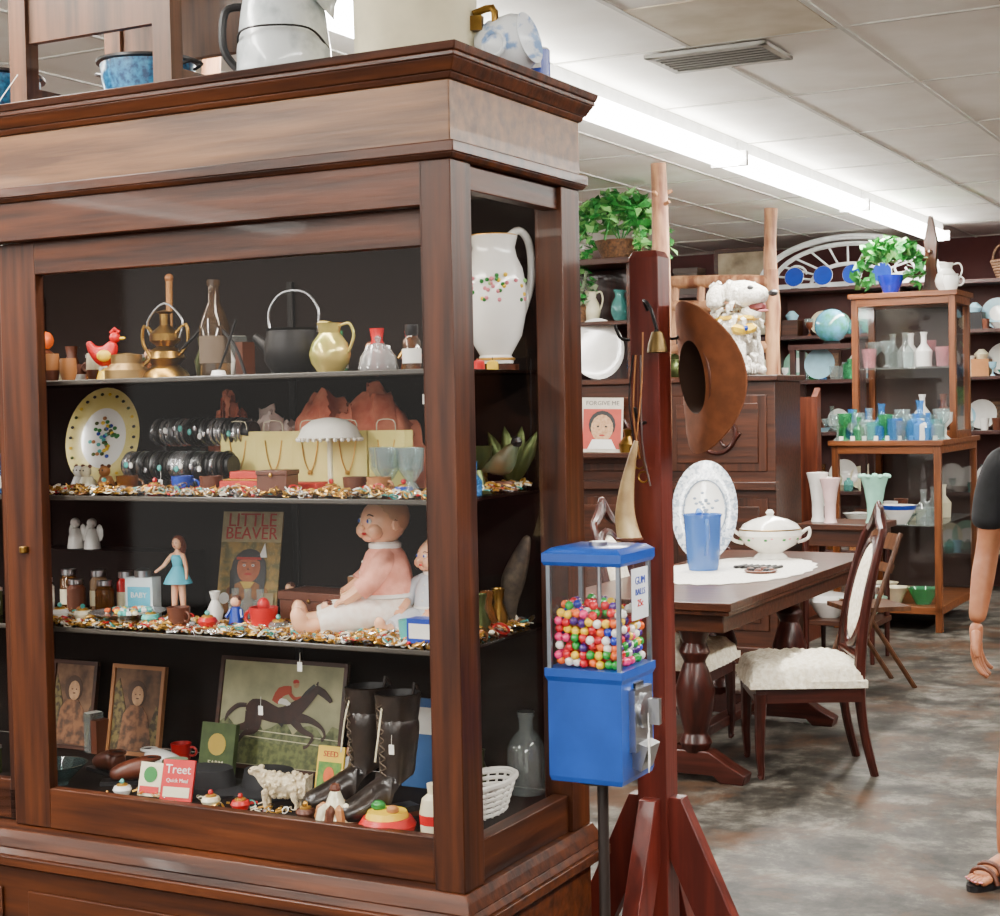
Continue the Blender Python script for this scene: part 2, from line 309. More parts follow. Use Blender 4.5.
# ---------- shelf 1 ----------
def shelf1():
    g=G(); g.lathe([(0,0),(.018,0),(.02,.02),(.012,.05),(.018,.07),(0,.085)],[brown,orange,brown]); g.ball((0,0,.1),(.02,.02,.022),orange); g.ball((0,-.018,.1),.005,red); cab(g,'carved_figurine',-1.265,.25,Z1)
    cs=[tan,cream,brown,white,tan,brown]
    for i in range(6):
        g=G(); h=.04+.012*(i%3); m=cs[i]
        g.lathe([(0,0),(.014,0),(.02,h*.4),(.018,h),(.015,h),(.016,h*.4),(0,.004)],[m,m,cs[(i+2)%6],m],n=16); g.ring((.02,0,h*.5),.01,.003,m,(90,0,0),12)
        cab(g,'small_mug',-1.225+i*.026,.17+.06*(i%2),Z1,i*40)
    g=G()
    g.skin([(0,0,.03,.02),(-.01,0,.05,.026),(.01,0,.07,.018),(.018,0,.09,.012),(-.035,0,.07,.014),(-.045,0,.09,.006)],[(0,1),(1,2),(2,3),(1,4),(4,5)],red)
    g.lathe([(0,0),(.026,0),(.02,.02),(0,.03)],yellow,n=16); g.ball((.02,0,.097),.013,red); g.ball((.035,0,.095),(.01,.004,.004),yellow); g.ball((0,-.02,.055),(.018,.008,.014),yellow,10); g.tube([(.01,0,.107),(.02,0,.117),(.03,0,.108)],.005,red)
    cab(g,'rooster_figurine',-1.03,.2,Z1,20)
    g=G(); g.lathe([(0,0),(.055,0),(.05,.012),(.03,.03),(.045,.045),(.04,.06),(.02,.072),(.035,.085),(.035,.1),(.012,.12),(.012,.145),(.02,.15),(0,.155)],brass,n=24)
    for sg in (-1,1): g.tube([(sg*.03,0,.1),(sg*.06,0,.12),(sg*.065,0,.08),(sg*.04,0,.05)],.004,brass,6,sp=3)
    g.tube([(-.04,0,.09),(-.05,0,.13),(0,0,.17),(.05,0,.13),(.04,0,.09)],.0025,steel,6,sp=4); g.tube([(.04,0,.06),(.09,-.01,.09),(.14,-.01,.12),(.2,-.01,.07),(.23,-.01,.0)],.004,iron,6,sp=3)
    cab(g,'brass_oil_lamp',-.875,.22,Z1)
    g=G(); g.lathe([(0,0),(.05,0),(.05,.02),(.035,.035),(.035,.055),(.0,.06)],mat('aged_brass','#8d7246',.35,.7),n=20); g.tube([(.05,0,.03),(.07,0,.045),(.06,0,.06)],.004,brass,6,sp=3); cab(g,'brass_burner_pot',-.955,.18,Z1)
    g=G(); g.tube([(0,0,0),(.005,0,.24)],.008,mat('stick_wood','#a8743a',.5),8); g.ball((.005,0,.24),.011,tan); cab(g,'wooden_dowel',-.98,.36,Z1)
    g=G(); bt=glass('brown_bottle','#b8a080',.25,'#5a4632',.06)
    g.lathe([(0,0),(.033,0),(.034,.01),(.034,.11),(.025,.14),(.013,.165),(.012,.2),(.015,.202),(.015,.215),(0,.215)],bt,n=20); g.lathe([(.0345,.03),(.0345,.09)],mat('old_label','#5a4a3a',.7),n=20)
    cab(g,'glass_bottle',-.735,.22,Z1)
    g=G(); g.lathe([(0,0),(.018,0),(.014,.012),(0,.014)],white,n=14); g.tube([(0,0,.012),(.02,0,.05),(.05,0,.12)],.003,iron,6,sp=3); cab(g,'metal_ladle',-.68,.16,Z1)
    g=G(); g.lathe([(0,.005),(.05,.005),(.065,.03),(.066,.06),(.058,.095),(.063,.1),(.058,.1),(.05,.06),(0,.015)],iron,n=28)
    for a in range(3): g.lathe([(.006,0),(.006,.02)],iron,(.04*cos(a*2.1),.04*sin(a*2.1),0),n=6)
    g.tube([(-.062,0,.09),(-.065,0,.14),(-.03,0,.178),(.03,0,.178),(.065,0,.14),(.062,0,.09)],.0028,steel,6,sp=4); g.lathe([(.02,0),(.012,.04),(.01,.06)],iron,(-.055,0,.05),(0,-55,0),10)
    cab(g,'cast_iron_kettle',-.535,.24,Z1)
    g=G(); lu=mat('lusterware','#d9c070',.2,.45,c2='#8f9a4a',ns=20,lo=.3,hi=.6); jug(g,.105,.045,lu); cab(g,'lusterware_pitcher',-.415,.2,Z1)
    g=G(); g.lathe([(.04,0),(.042,.006),(.038,.03),(.02,.055),(.004,.06),(.008,.07),(0,.076)],glass('cut_dome','#dddddd',.4,'#b0b0b0'),n=24)
    for i in range(12): g.tube([(.041*cos(i*pi/6),.041*sin(i*pi/6),.006),(.022*cos(i*pi/6),.022*sin(i*pi/6),.054)],.002,silver,5)
    cab(g,'cut_glass_dome',-.295,.2,Z1)
    g=G(); g.lathe([(0,0),(.019,0),(.02,.06),(.012,.072),(.014,.076),(.014,.095),(0,.095)],[bt,bt,bt,blk],n=16); g.lathe([(.0203,.015),(.0203,.045)],paper,n=16); cab(g,'apothecary_jar',-.225,.22,Z1)
    g=G(); g.lathe([(0,0),(.022,0),(.02,.045),(.016,.05),(0,.05)],gl_a,n=16); cab(g,'shot_glass',-.18,.26,Z1)
    g=G(); h=.285; r=.072
    g.lathe([(0,0),(.038,0),(.04,.01),(.034,.018),(.058,.06),(.068,.11),(.07,.16),(.062,.205),(.05,.23),(.046,.25),(.052,.275),(.046,.273),(.04,.25),(.05,.19),(0,.1)],white,n=32)
    g.tube([(.03,0,.268),(.065,0,.29),(.092,0,.26),(.095,0,.18),(.066,0,.1)],[.009]*5,white,10,sp=5)
    for i in range(46):
        a=random.gauss(3.6,.9); zz=random.uniform(.13,.19); g.ball((.0685*cos(a),.0685*sin(a),zz),(.005,.005,.005),random.choice([pink,yellow,green,green,pink,lf2]),8)
    g.ring((0,0,.275),.049,.003,gold); g.ring((0,0,.01),.04,.003,gold)
    cab(g,'floral_china_pitcher',-.14,.43,Z1+.014,60)
    g=G(); g.lathe([(0,0),(.05,0),(.05,.012),(0,.013)],wal,n=24); cab(g,'wooden_coaster',-.14,.43,Z1)
    for x,d,m in ((-.1,.22,orange),(-.1,.28,red),(-.1,.34,yellow),(-.09,.17,orange)):
        g=G(); g.lathe([(0,0),(.012,0),(.012,.016),(.003,.02),(0,.02)],m,n=10); g.tube([(0,0,.018),(0,0,.026)],.001,blk,5); cab(g,'candle_stub',x,d,Z1)
shelf1()

def jewel(name,x0,x1,d0,d1,z,n,sz=.009,hh=.014):
    g=G(); pl_=mat('pearl','#efe4ca',.3); ms=[gold,silver,gold,brass,pl_,pl_,gold,mat('copper','#c07a4a',.3,.7),gold,paper,tan,turq,red,gold,silver,pl_,gold]
    for i in range(n):
        x=random.uniform(x0,x1); d=random.uniform(d0,d1); m=random.choice(ms); k=random.random(); e=abs(sin(x*17)+.6*sin(x*41+1))/1.6; zz=z+.002+random.uniform(0,hh)*(.3+.7*e); s_=sz*random.uniform(.5,1.35)
        if k<.35: g.ring((x,d,zz+s_*.3),s_,s_*.2,m,(random.uniform(-50,50),random.uniform(-50,50),0),10,4)
        elif k<.68: g.ball((x,d,zz+.002),(s_*.6,s_*.5,s_*.4),m,6,(0,0,random.uniform(0,180)))
        elif k<.82: g.box((x,d,zz+.004),(s_*1.6,s_,.004),m,(random.uniform(-20,20),random.uniform(-20,20),random.uniform(0,180)))
        else: g.tube([(x-s_*1.5,d,zz),(x-s_*.5,d+s_,zz+.004),(x+s_*.5,d-s_*.4,zz+.003),(x+s_*1.6,d+s_*.5,zz)],.0013,m,4,sp=3)
    cab(g,name,0,0,0)
jewel('costume_jewelry_pile',-1.2,-.1,.105,.2,Z2,1300,.008,.018)
jewel('costume_jewelry_pile',-1.25,-.09,.105,.25,Z3,2300,.0095,.018)
jewel('costume_jewelry_pile',-.2,-.09,.24,.5,Z3,260,.012)
jewel('costume_jewelry_pile',-.2,-.09,.2,.5,Z2,150,.012)
jewel('costume_jewelry_pile',-1.0,-.5,.105,.16,Z4,60,.008,.006)

def plate(g,rx,rz_,rimm):
    g.lathe([(0,0),(.55,0),(.62,.02),(.97,.05),(1,.055),(.97,.06),(.6,.03),(0,.012)],[white,white,white,rimm,rimm,rimm,white],(0,0,0),(90,0,0),36,(rx,rz_,.25))
def shelf2():
    g=G(); fl=mat('plate_rim','#eadc9a',.25,c2='#dccb76',coat=.5)
    g.M=RX(-14)@T(0,0,.125); plate(g,.1,.125,fl)
    for i in range(26):
        a=i*2*pi/26; g.ball((.086*cos(a),-.016,.108*sin(a)),(.005,.0015,.004),[blk,blk,yellow,gbz][i%4],8)
    for i in range(40):
        a=random.uniform(0,6.3); q=random.uniform(0,.042); g.ball((q*cos(a),-.007,q*1.2*sin(a)),(.006,.002,.005),random.choice([yellow,dblue,green,green,yellow,gbz,tan,turq]),8)
    g.M=Matrix.Identity(4)
    for sg in (-1,1): g.tube([(sg*.04,-.03,.03),(sg*.04,-.02,.003),(sg*.03,.08,.003),(0,.06,.16)],.003,blk,6)
    cab(g,'floral_oval_plate',-1.18,.33,Z2,12)
    g=G(); bm_=[silver,mat('dark_silver','#3a3836',.3,.8),blk,steel,silver]
    for (z,d,x0,x1) in ((.135,.08,-.15,.14),(.06,0,-.17,.14)):
        g.tube([(x0,d,z),(x1,d,z)],.024,blk,16)
        x=x0+.015
        while x<x1-.01:
            g.ring((x,d,z),.029,random.choice([.004,.006,.005]),random.choice(bm_),(0,90,0),18,6)
            if random.random()<.6: g.ball((x,d-.034,z+random.uniform(-.01,.01)),(.006,.004,.008),random.choice([silver,blk,white,turq]),8)
            x+=random.uniform(.011,.017)
    for x in (-.12,.12): g.box((x,.04,.003),(.02,.16,.006),blk); g.box((x,0,.02),(.01,.01,.04),blk); g.box((x,.08,.055),(.01,.01,.11),blk)
    cab(g,'bracelet_display_rack',-.87,.27,Z2)
    cy=mat('card_yellow','#e8da88',.6,c2='#d9cb74')
    for i in range(5):
        g=G(); w=.096; h=.135
        g.frus((0,.012),(w,.026),(w*1.02,.03),0,h,cy); g.tube([(-.025,-.003,h),(-.02,-.003,h+.022),(.02,-.003,h+.022),(.025,-.003,h)],.0012,cream,5,sp=3)
        g.tube([(-.022,-.004,.115),(-.014,-.005,.07),(0,-.005,.045),(.014,-.005,.07),(.022,-.004,.115)],.0014,gold,5,sp=3); g.ball((0,-.006,.043),.006,random.choice([brass,silver,gold]),8)
        cab(g,'yellow_gift_bag',-.76+i*.104,.33-.006*i,Z2,random.uniform(-5,5))
    def tissue(name,m,x,d,z,w,h,dp,fq=3):
        g=G(); nx,ny=44,20; vs=[];fs=[]; ph=random.uniform(0,9)
        for j in range(ny+1):
            for i in range(nx+1):
                u=i/nx*2-1; v=j/ny*2-1
                e=max(0,1-abs(u)**4)*max(0,1-abs(v)**2.4)
                rg=.86+.09*sin(fq*u*2.2+ph+v*2)+.06*sin(fq*4.1*u-v*4+ph*2)-.05*abs(sin(fq*5*u+v*9))
                vs.append((u*w/2+.008*sin(9*v+ph+u*20),v*dp/2+.01*sin(16*u+ph+v*5),h*(e**.4)*rg+.001))
        for j in range(ny):
            for i in range(nx):
                a=j*(nx+1)+i; fs.append((a,a+1,a+nx+2,a+nx+1))
        g.add(vs,fs,m); cab(g,name,x,d,z)
    cor=mat('coral_tissue','#ee9472',.7,c2='#d46c50',ns=25)
    tissue('crumpled_tissue_paper',cor,-.52,.45,Z2,.34,.25,.14,3)
    tissue('crumpled_tissue_paper',cor,-.89,.47,Z2,.08,.24,.07,2)
    tissue('crumpled_tissue_paper',mat('white_tissue','#f4e4dc',.7,c2='#eac8bc'),-.76,.45,Z2,.17,.2,.12,3)
    g=G(); lw_=mat('lace_white','#f7f2e6',.8)
    g.lathe([(.012,.165),(.04,.16),(.062,.145),(.074,.122),(.07,.122),(.058,.14),(0,.16)],lw_,n=28,sc=(1,.8,1)); g.tube([(0,0,0),(0,0,.165)],.006,cream,8); g.lathe([(0,0),(.03,0),(.02,.008),(0,.01)],white,n=16)
    for i in range(28): a=i*2*pi/28; g.ball((.073*cos(a),.06*sin(a),.118),.005,lw_,6)
    cab(g,'lace_bonnet_on_stand',-.455,.25,Z2)
    g=G(); rv=mat('red_velvet','#c02a1c',.6)
    g.bx(-.12,0,-.04,.04,0,.03,rv); g.bx(-.115,-.005,-.035,.035,.03,.034,gold); g.bx(.01,.12,-.03,.04,0,.025,rv); g.bx(-.1,-.02,-.03,.03,.034,.05,rv)
    cab(g,'red_jewelry_box',-.59,.235,Z2,4,bevel=.002)
    g=G(); g.bx(-.035,.035,-.03,.03,0,.045,brown); g.bx(-.037,.037,-.032,.032,.045,.055,brown); g.ball((0,-.034,.045),.005,gold,8); cab(g,'small_wooden_box',-.53,.16,Z2+.001,10,bevel=.002)
    for x,d in ((-.29,.22),(-.25,.24),(-.22,.2),(-.33,.26)):
        g=G(); g.lathe([(0,0),(.022,0),(.02,.01),(.008,.03),(.024,.055),(.028,.1),(.025,.1),(.02,.058),(0,.05)],clear,n=12); cab(g,'cut_glass_goblet',x,d,Z2)
    g=G(); g.box((0,0,.07),(.05,.05,.14),blk); g.lathe([(0,.14),(.014,.14),(.016,.16),(.008,.175),(0,.18)],pink,n=12); g.ball((0,0,.185),.01,skinp,10)
    for sg in (-1,1): g.tube([(sg*.005,0,.165),(sg*.016,-.006,.15)],.003,skinp,6)
    g.ball((0,.003,.19),(.011,.01,.009),brown,10)
    cab(g,'porcelain_lady_figurine',-.265,.42,Z2)
    for x,d in ((-1.27,.2),(-1.12,.22),(-1.08,.24),(-1.16,.24)):
        g=G(); m=random.choice([white,tan,cream]); g.lathe([(0,0),(.02,0),(.023,.016),(.014,.036),(0,.04)],m,n=12); g.ball((0,-.004,.048),.014,m,10)
        for sg in (-1,1): g.ball((sg*.01,0,.06),.005,brown,8); g.ball((sg*.005,-.017,.051),.002,blk,6)
        cab(g,'small_animal_figurine',x,d,Z2)
    g=G(); g.lathe([(0,0),(.03,0),(.02,.01),(.01,.05),(.03,.075),(.034,.1),(.03,.1),(0,.07)],gbz,n=16); cab(g,'brass_goblet',-.12,.3,Z2)
    g=G(); g.skin([(0,0,.03,.022),(0,0,.06,.03),(.02,0,.09,.016),(.04,0,.1,.008),(-.04,0,.05,.012),(-.07,0,.04,.005)],[(0,1),(1,2),(2,3),(1,4),(4,5)],mat('bird_green','#3f5f4a',.4,c2='#6a4a2a')); g.lathe([(0,0),(.03,0),(.02,.02),(0,.02)],brown,n=12); g.ball((.035,0,.105),.013,blk,8)
    cab(g,'bird_figurine',-.12,.42,Z2,-10)
    g=G(); g.lathe([(0,0),(.02,0),(.022,.03),(.01,.045),(.012,.07),(0,.075)],gl_b,n=14); cab(g,'perfume_bottle',-.1,.24,Z2)
    g=G(); 
    for a in (-26,-8,10,26): g.M=RY(a); g.lathe([(0,0),(.005,0),(.014,.05),(.018,.09),(.01,.12),(0,.14)],gbz,n=10,sc=(1,.4,1))
    g.M=Matrix.Identity(4); g.lathe([(0,0),(.03,0),(.02,.015),(0,.02)],gbz,n=12)
    cab(g,'brass_leaf_ornament',-.14,.5,Z2)
shelf2()

def doll_baby(name,x,d,z,rz,s_=1,dress=None,head=35):
    g=G(); B=Matrix.Scale(s_,4); g.M=B; dr=dress or mat('doll_dress','#f6eee4',.8,c2='#ead9cc',ns=60,bump=.2); jk=dress or mat('doll_jacket','#f2a892',.8,c2='#de9078',ns=40)
    g.lathe([(0,0),(.04,0),(.05,.02),(.053,.05),(.048,.075)],dr,n=24,sc=(1,1.1,1)); g.lathe([(.053,.068),(.052,.09),(.047,.12),(.036,.148),(.022,.162),(0,.165)],jk,n=24,sc=(1,1.12,1)); g.ring((0,0,.07),.052,.005,white,n=20,sy=1.1)
    for q in (.09,.11,.13): g.ball((-.051+.25*(q-.09),0,q),.004,white,6)
    for sg in (-1,1):
        g.tube([(0,sg*.024,.034),(-.05,sg*.036,.036),(-.09,sg*.042,.03),(-.125,sg*.046,.024)],[.032,.034,.03,.022],dr,12,sp=3)
        g.tube([(-.118,sg*.046,.023),(-.145,sg*.05,.02),(-.158,sg*.052,.026),(-.163,sg*.053,.045),(-.162,sg*.053,.056)],[.014,.014,.015,.014,.006],skinp,10,sp=3)
        g.tube([(0,sg*.03,.142),(-.012,sg*.056,.125),(-.03,sg*.064,.1),(-.048,sg*.06,.085)],[.018,.022,.02,.02],jk,10,sp=3)
        g.tube([(-.045,sg*.06,.088),(-.065,sg*.055,.074),(-.078,sg*.05,.066)],[.013,.012,.012],skinp,8,sp=2)
        for q in range(4): g.tube([(-.078,sg*.05+(q-1.5)*.006,.066),(-.09,sg*.049+(q-1.5)*.007,.062),(-.096,sg*.048+(q-1.5)*.007,.055)],[.0038,.0036,.003],skinp,6)
        g.tube([(-.074,sg*.042,.068),(-.084,sg*.036,.07)],[.004,.003],skinp,6)
    g.ring((0,0,.16),.024,.008,white,n=16)
    g.M=B@RZ(head)
    g.ball((-.003,0,.205),(.044,.04,.043),skinp,20); g.ball((.006,0,.214),(.043,.0415,.041),mat('doll_hair','#c8946c',.5),20)
    g.ball((-.047,0,.196),(.006,.006,.005),skinp,8); g.ball((-.032,.02,.189),.016,skinp,10); g.ball((-.032,-.02,.189),.016,skinp,10); g.ball((-.034,0,.176),(.012,.014,.008),skinp,10)
    for sg in (-1,1):
        g.ball((-.0415,sg*.016,.208),(.004,.007,.0055),white,8); g.ball((-.0452,sg*.016,.208),(.002,.0035,.004),dblue,8); g.ball((0,sg*.04,.2),(.008,.006,.011),skinp,8); g.tube([(-.042,sg*.009,.217),(-.042,sg*.016,.22),(-.037,sg*.024,.217)],.0013,brown,5,sp=3)
    g.ball((-.0445,0,.184),(.003,.008,.003),red,8)
    cab(g,name,x,d,z,rz)
def shelf3():
    g=G(); g.bx(-1.5,-1.02,.42,.52,0,.14,black); cab(g,'black_display_riser',0,0,Z3)
    for x in (-1.375,-1.32):
        g=G(); g.lathe([(0,0),(.022,0),(.018,.03),(.01,.05),(0,.055)],white,n=14); g.ball((0,0,.065),.013,white,12)
        for sg in (-1,1): g.ball((sg*.018,.008,.04),(.012,.004,.022),white,10)
        cab(g,'angel_shaker',x,.45,Z3+.141)
    for i,x in enumerate((-1.32,-1.27,-1.22,-1.175,-1.13,-1.09)):
        g=G(); m=[white,gl_a,brown,mat('jar_fill','#8a6a4a',.5),gl_a,red][i]; h=.085+.02*(i%2)
        g.lathe([(0,0),(.02,0),(.022,.01),(.022,h*.75),(.015,h*.85),(.018,h*.87),(.018,h),(0,h)],[m,m,m,m,steel,steel],n=16); g.lathe([(.0225,h*.2),(.0225,h*.55)],cream if i%2 else m,n=16)
        cab(g,'spice_jar',x,.28+.03*(i%2),Z3)
    g=G(); tw_=mat('talc','#dfeef2',.35); g.box((0,0,.048),(.072,.04,.096),tw_); g.box((0,-.0205,.05),(.06,.001,.05),mat('label_blue','#4fb0cc',.5)); g.text('BABY',.018,white,(0,-.0215,.055)); g.lathe([(.02,.096),(.02,.112),(.012,.116),(0,.118)],steel,n=16); cab(g,'talcum_powder_tin',-1.02,.29,Z3,10,bevel=.006)
    g=G(); bl=mat('doll_dress_blue','#4fbcd6',.6); ah=mat('auburn','#7a3a24',.5)
    g.skin([(0,0,.1,.013),(0,0,.125,.009),(0,0,.145,.013),(0,0,.158,.006),(0,0,.168,.005),(-.008,0,.09,.01),(-.01,0,.05,.008),(-.012,0,.01,.005),(-.014,-.014,.003,.004),(.009,0,.09,.01),(.012,0,.05,.008),(.014,0,.01,.005),(.016,-.014,.003,.004),
      (-.016,0,.15,.006),(-.035,-.004,.125,.005),(-.055,-.012,.11,.003),(.016,0,.15,.006),(.026,-.004,.12,.005),(.03,-.012,.095,.003)],
      [(0,1),(1,2),(2,3),(3,4),(0,5),(5,6),(6,7),(7,8),(0,9),(9,10),(10,11),(11,12),(2,13),(13,14),(14,15),(2,16),(16,17),(17,18)],skinp)
    g.lathe([(.035,.085),(.028,.1),(.0115,.125),(.016,.146),(.012,.152)],bl,n=20,sc=(1,.9,1)); g.ball((0,0,.178),(.012,.012,.014),skinp,12); g.ball((0,.005,.181),(.015,.013,.016),ah,12); g.tube([(0,.012,.19),(0,.02,.17),(0,.018,.14)],[.008,.012,.005],ah,8,sp=3)
    for sg in (-1,1): g.ball((sg*.004,-.0115,.18),.0015,blk,6)
    g.ball((0,-.0118,.172),(.003,.001,.001),red,6)
    cab(g,'fashion_doll',-.915,.29,Z3,8)
    g=G(); w,h=.165,.245; cg=mat('comic_yellow','#9a7a3a',.6,c2='#5e5a34',ns=40,lo=.4,hi=.6)
    g.bx(-w/2,w/2,0,.004,0,h,cg); g.slab([(-w/2,h),(-w/2,h*.7),(w/2,h*.7),(w/2,h)],-.001,0,mat('comic_head','#a89a74',.7,c2='#8a7a58',ns=30))
    rd=mat('faded_red','#a82a22',.6)
    g.text('LITTLE',.046,rd,(0,-.0015,h*.91),.001); g.text('BEAVER',.042,rd,(0,-.0015,h*.78),.001)
    cf=mat('comic_face','#a8603c',.6,c2='#8a4a2c',ns=40)
    g.disc((.0,-.002,h*.45),.032,cf,.037); g.disc((.0,-.0015,h*.43),.048,blk,.05)
    g.slab([(-.034,h*.5),(-.03,h*.57),(0,h*.61),(.03,h*.57),(.034,h*.5),(.02,h*.525),(-.02,h*.525)],-.0035,-.003,blk); g.slab([(-.034,h*.525),(.034,h*.525),(.033,h*.55),(-.033,h*.55)],-.004,-.0036,rd)
    for sg in (-1,1): g.disc((sg*.012,-.003,h*.47),.004,white,.003); g.disc((sg*.012,-.0037,h*.47),.002,blk); g.slab([(sg*.006,h*.49),(sg*.019,h*.495),(sg*.019,h*.5),(sg*.006,h*.497)][::sg],-.003,-.002,blk); g.slab([(sg*.035,h*.42),(sg*.05,h*.42),(sg*.046,h*.18),(sg*.034,h*.2)][::sg],-.0036,-.003,blk)
    g.slab([(-.002,h*.45),(.004,h*.425),(-.004,h*.425)],-.003,-.002,brown); g.disc((0,-.003,h*.385),.011,rd,.003)
    g.slab([(-.065,.0),(.065,.0),(.055,h*.24),(.02,h*.31),(-.02,h*.31),(-.055,h*.24)],-.003,-.002,mat('comic_shirt','#8a5a2a',.6,c2='#6a3a1a',ns=50)); g.slab([(-.02,h*.31),(.02,h*.31),(0,h*.2)],-.0036,-.003,mat('mustard','#b89a3a',.5)); g.slab([(.026,h*.55),(.04,h*.69),(.048,h*.55)],-.003,-.001,white)
    g.disc((-.06,-.004,.035),.014,white); g.slab([(.04,.01),(.075,.01),(.075,.05),(.04,.05)],-.0042,-.0036,mat('comic_head'))
    cab(g,'comic_book',-.83,.43,Z3,6,-12)
    g=G(); g.lathe([(0,0),(.06,0),(.085,.012),(.09,.012),(.06,.004),(0,.004)],silver,n=28)
    for i in range(40):
        a=random.uniform(0,6.3); q=random.uniform(0,.06); g.ball((q*cos(a),q*sin(a),.012),(.008,.008,.006),random.choice([orange,white,yellow,turq,white,silver,cream]),6)
    cab(g,'trinket_tray',-.97,.18,Z3+.02)
    g=G(); g.lathe([(0,0),(.014,0),(.02,.03),(.008,.055),(.013,.075),(.01,.075),(0,.04)],white,n=16); cab(g,'bud_vase',-.785,.26,Z3)
    for x in (-.75,-.715,-.68):
        g=G(); g.lathe([(0,0),(.018,0),(.018,.05),(.008,.06),(.009,.08),(0,.08)],clear,n=14); cab(g,'small_glass_bottle',x,.29,Z3)
    g=G(); g.lathe([(0,0),(.026,0),(.032,.05),(.028,.05),(.02,.006),(0,.006)],red,n=18); g.ring((-.035,0,.026),.014,.004,red,(90,0,0),14); g.ball((0,0,.055),(.014,.014,.016),red,10); cab(g,'red_cup',-.605,.2,Z3+.004)
    g=G(); g.bx(-.09,.09,-.045,.045,0,.06,brown); g.bx(-.093,.093,-.048,.048,.06,.08,brown); g.ball((0,-.048,.06),.006,brass,8); cab(g,'wooden_keepsake_box',-.53,.32,Z3,-8,bevel=.003)
    doll_baby('baby_doll',-.345,.29,Z3+.002,34,1.16,None,28)
    doll_baby('baby_doll',-.235,.31,Z3+.002,80,.8,mat('doll_dress_pale','#cfd4dc',.8),-14)
    g=G(); g.bx(-.035,.035,-.02,.02,0,.05,dblue); g.bx(-.03,.03,-.0205,-.02,.01,.04,paper); cab(g,'blue_gift_box',-.15,.13,Z3+.01,bevel=.002)
    g=G(); g.skin([(0,0,.0,.012),(0,0,.05,.02),(.01,0,.1,.03),(.03,0,.15,.022),(.05,0,.2,.008)],[(0,1),(1,2),(2,3),(3,4)],mat('feather','#4a3e30',.7,c2='#1f1a14',ns=50)); g.lathe([(0,0),(.03,0),(.025,.012),(0,.014)],brown,n=12); cab(g,'feather_ornament',-.14,.47,Z3)
    for x,d,m in ((-.13,.4,brass),(-.12,.3,gbz),(-.13,.35,gl_a)):
        g=G(); g.lathe([(0,0),(.018,0),(.022,.03),(.01,.06),(.015,.09),(.012,.09),(0,.05)],m,n=14); cab(g,'brass_vase',x,d,Z3)
shelf3()

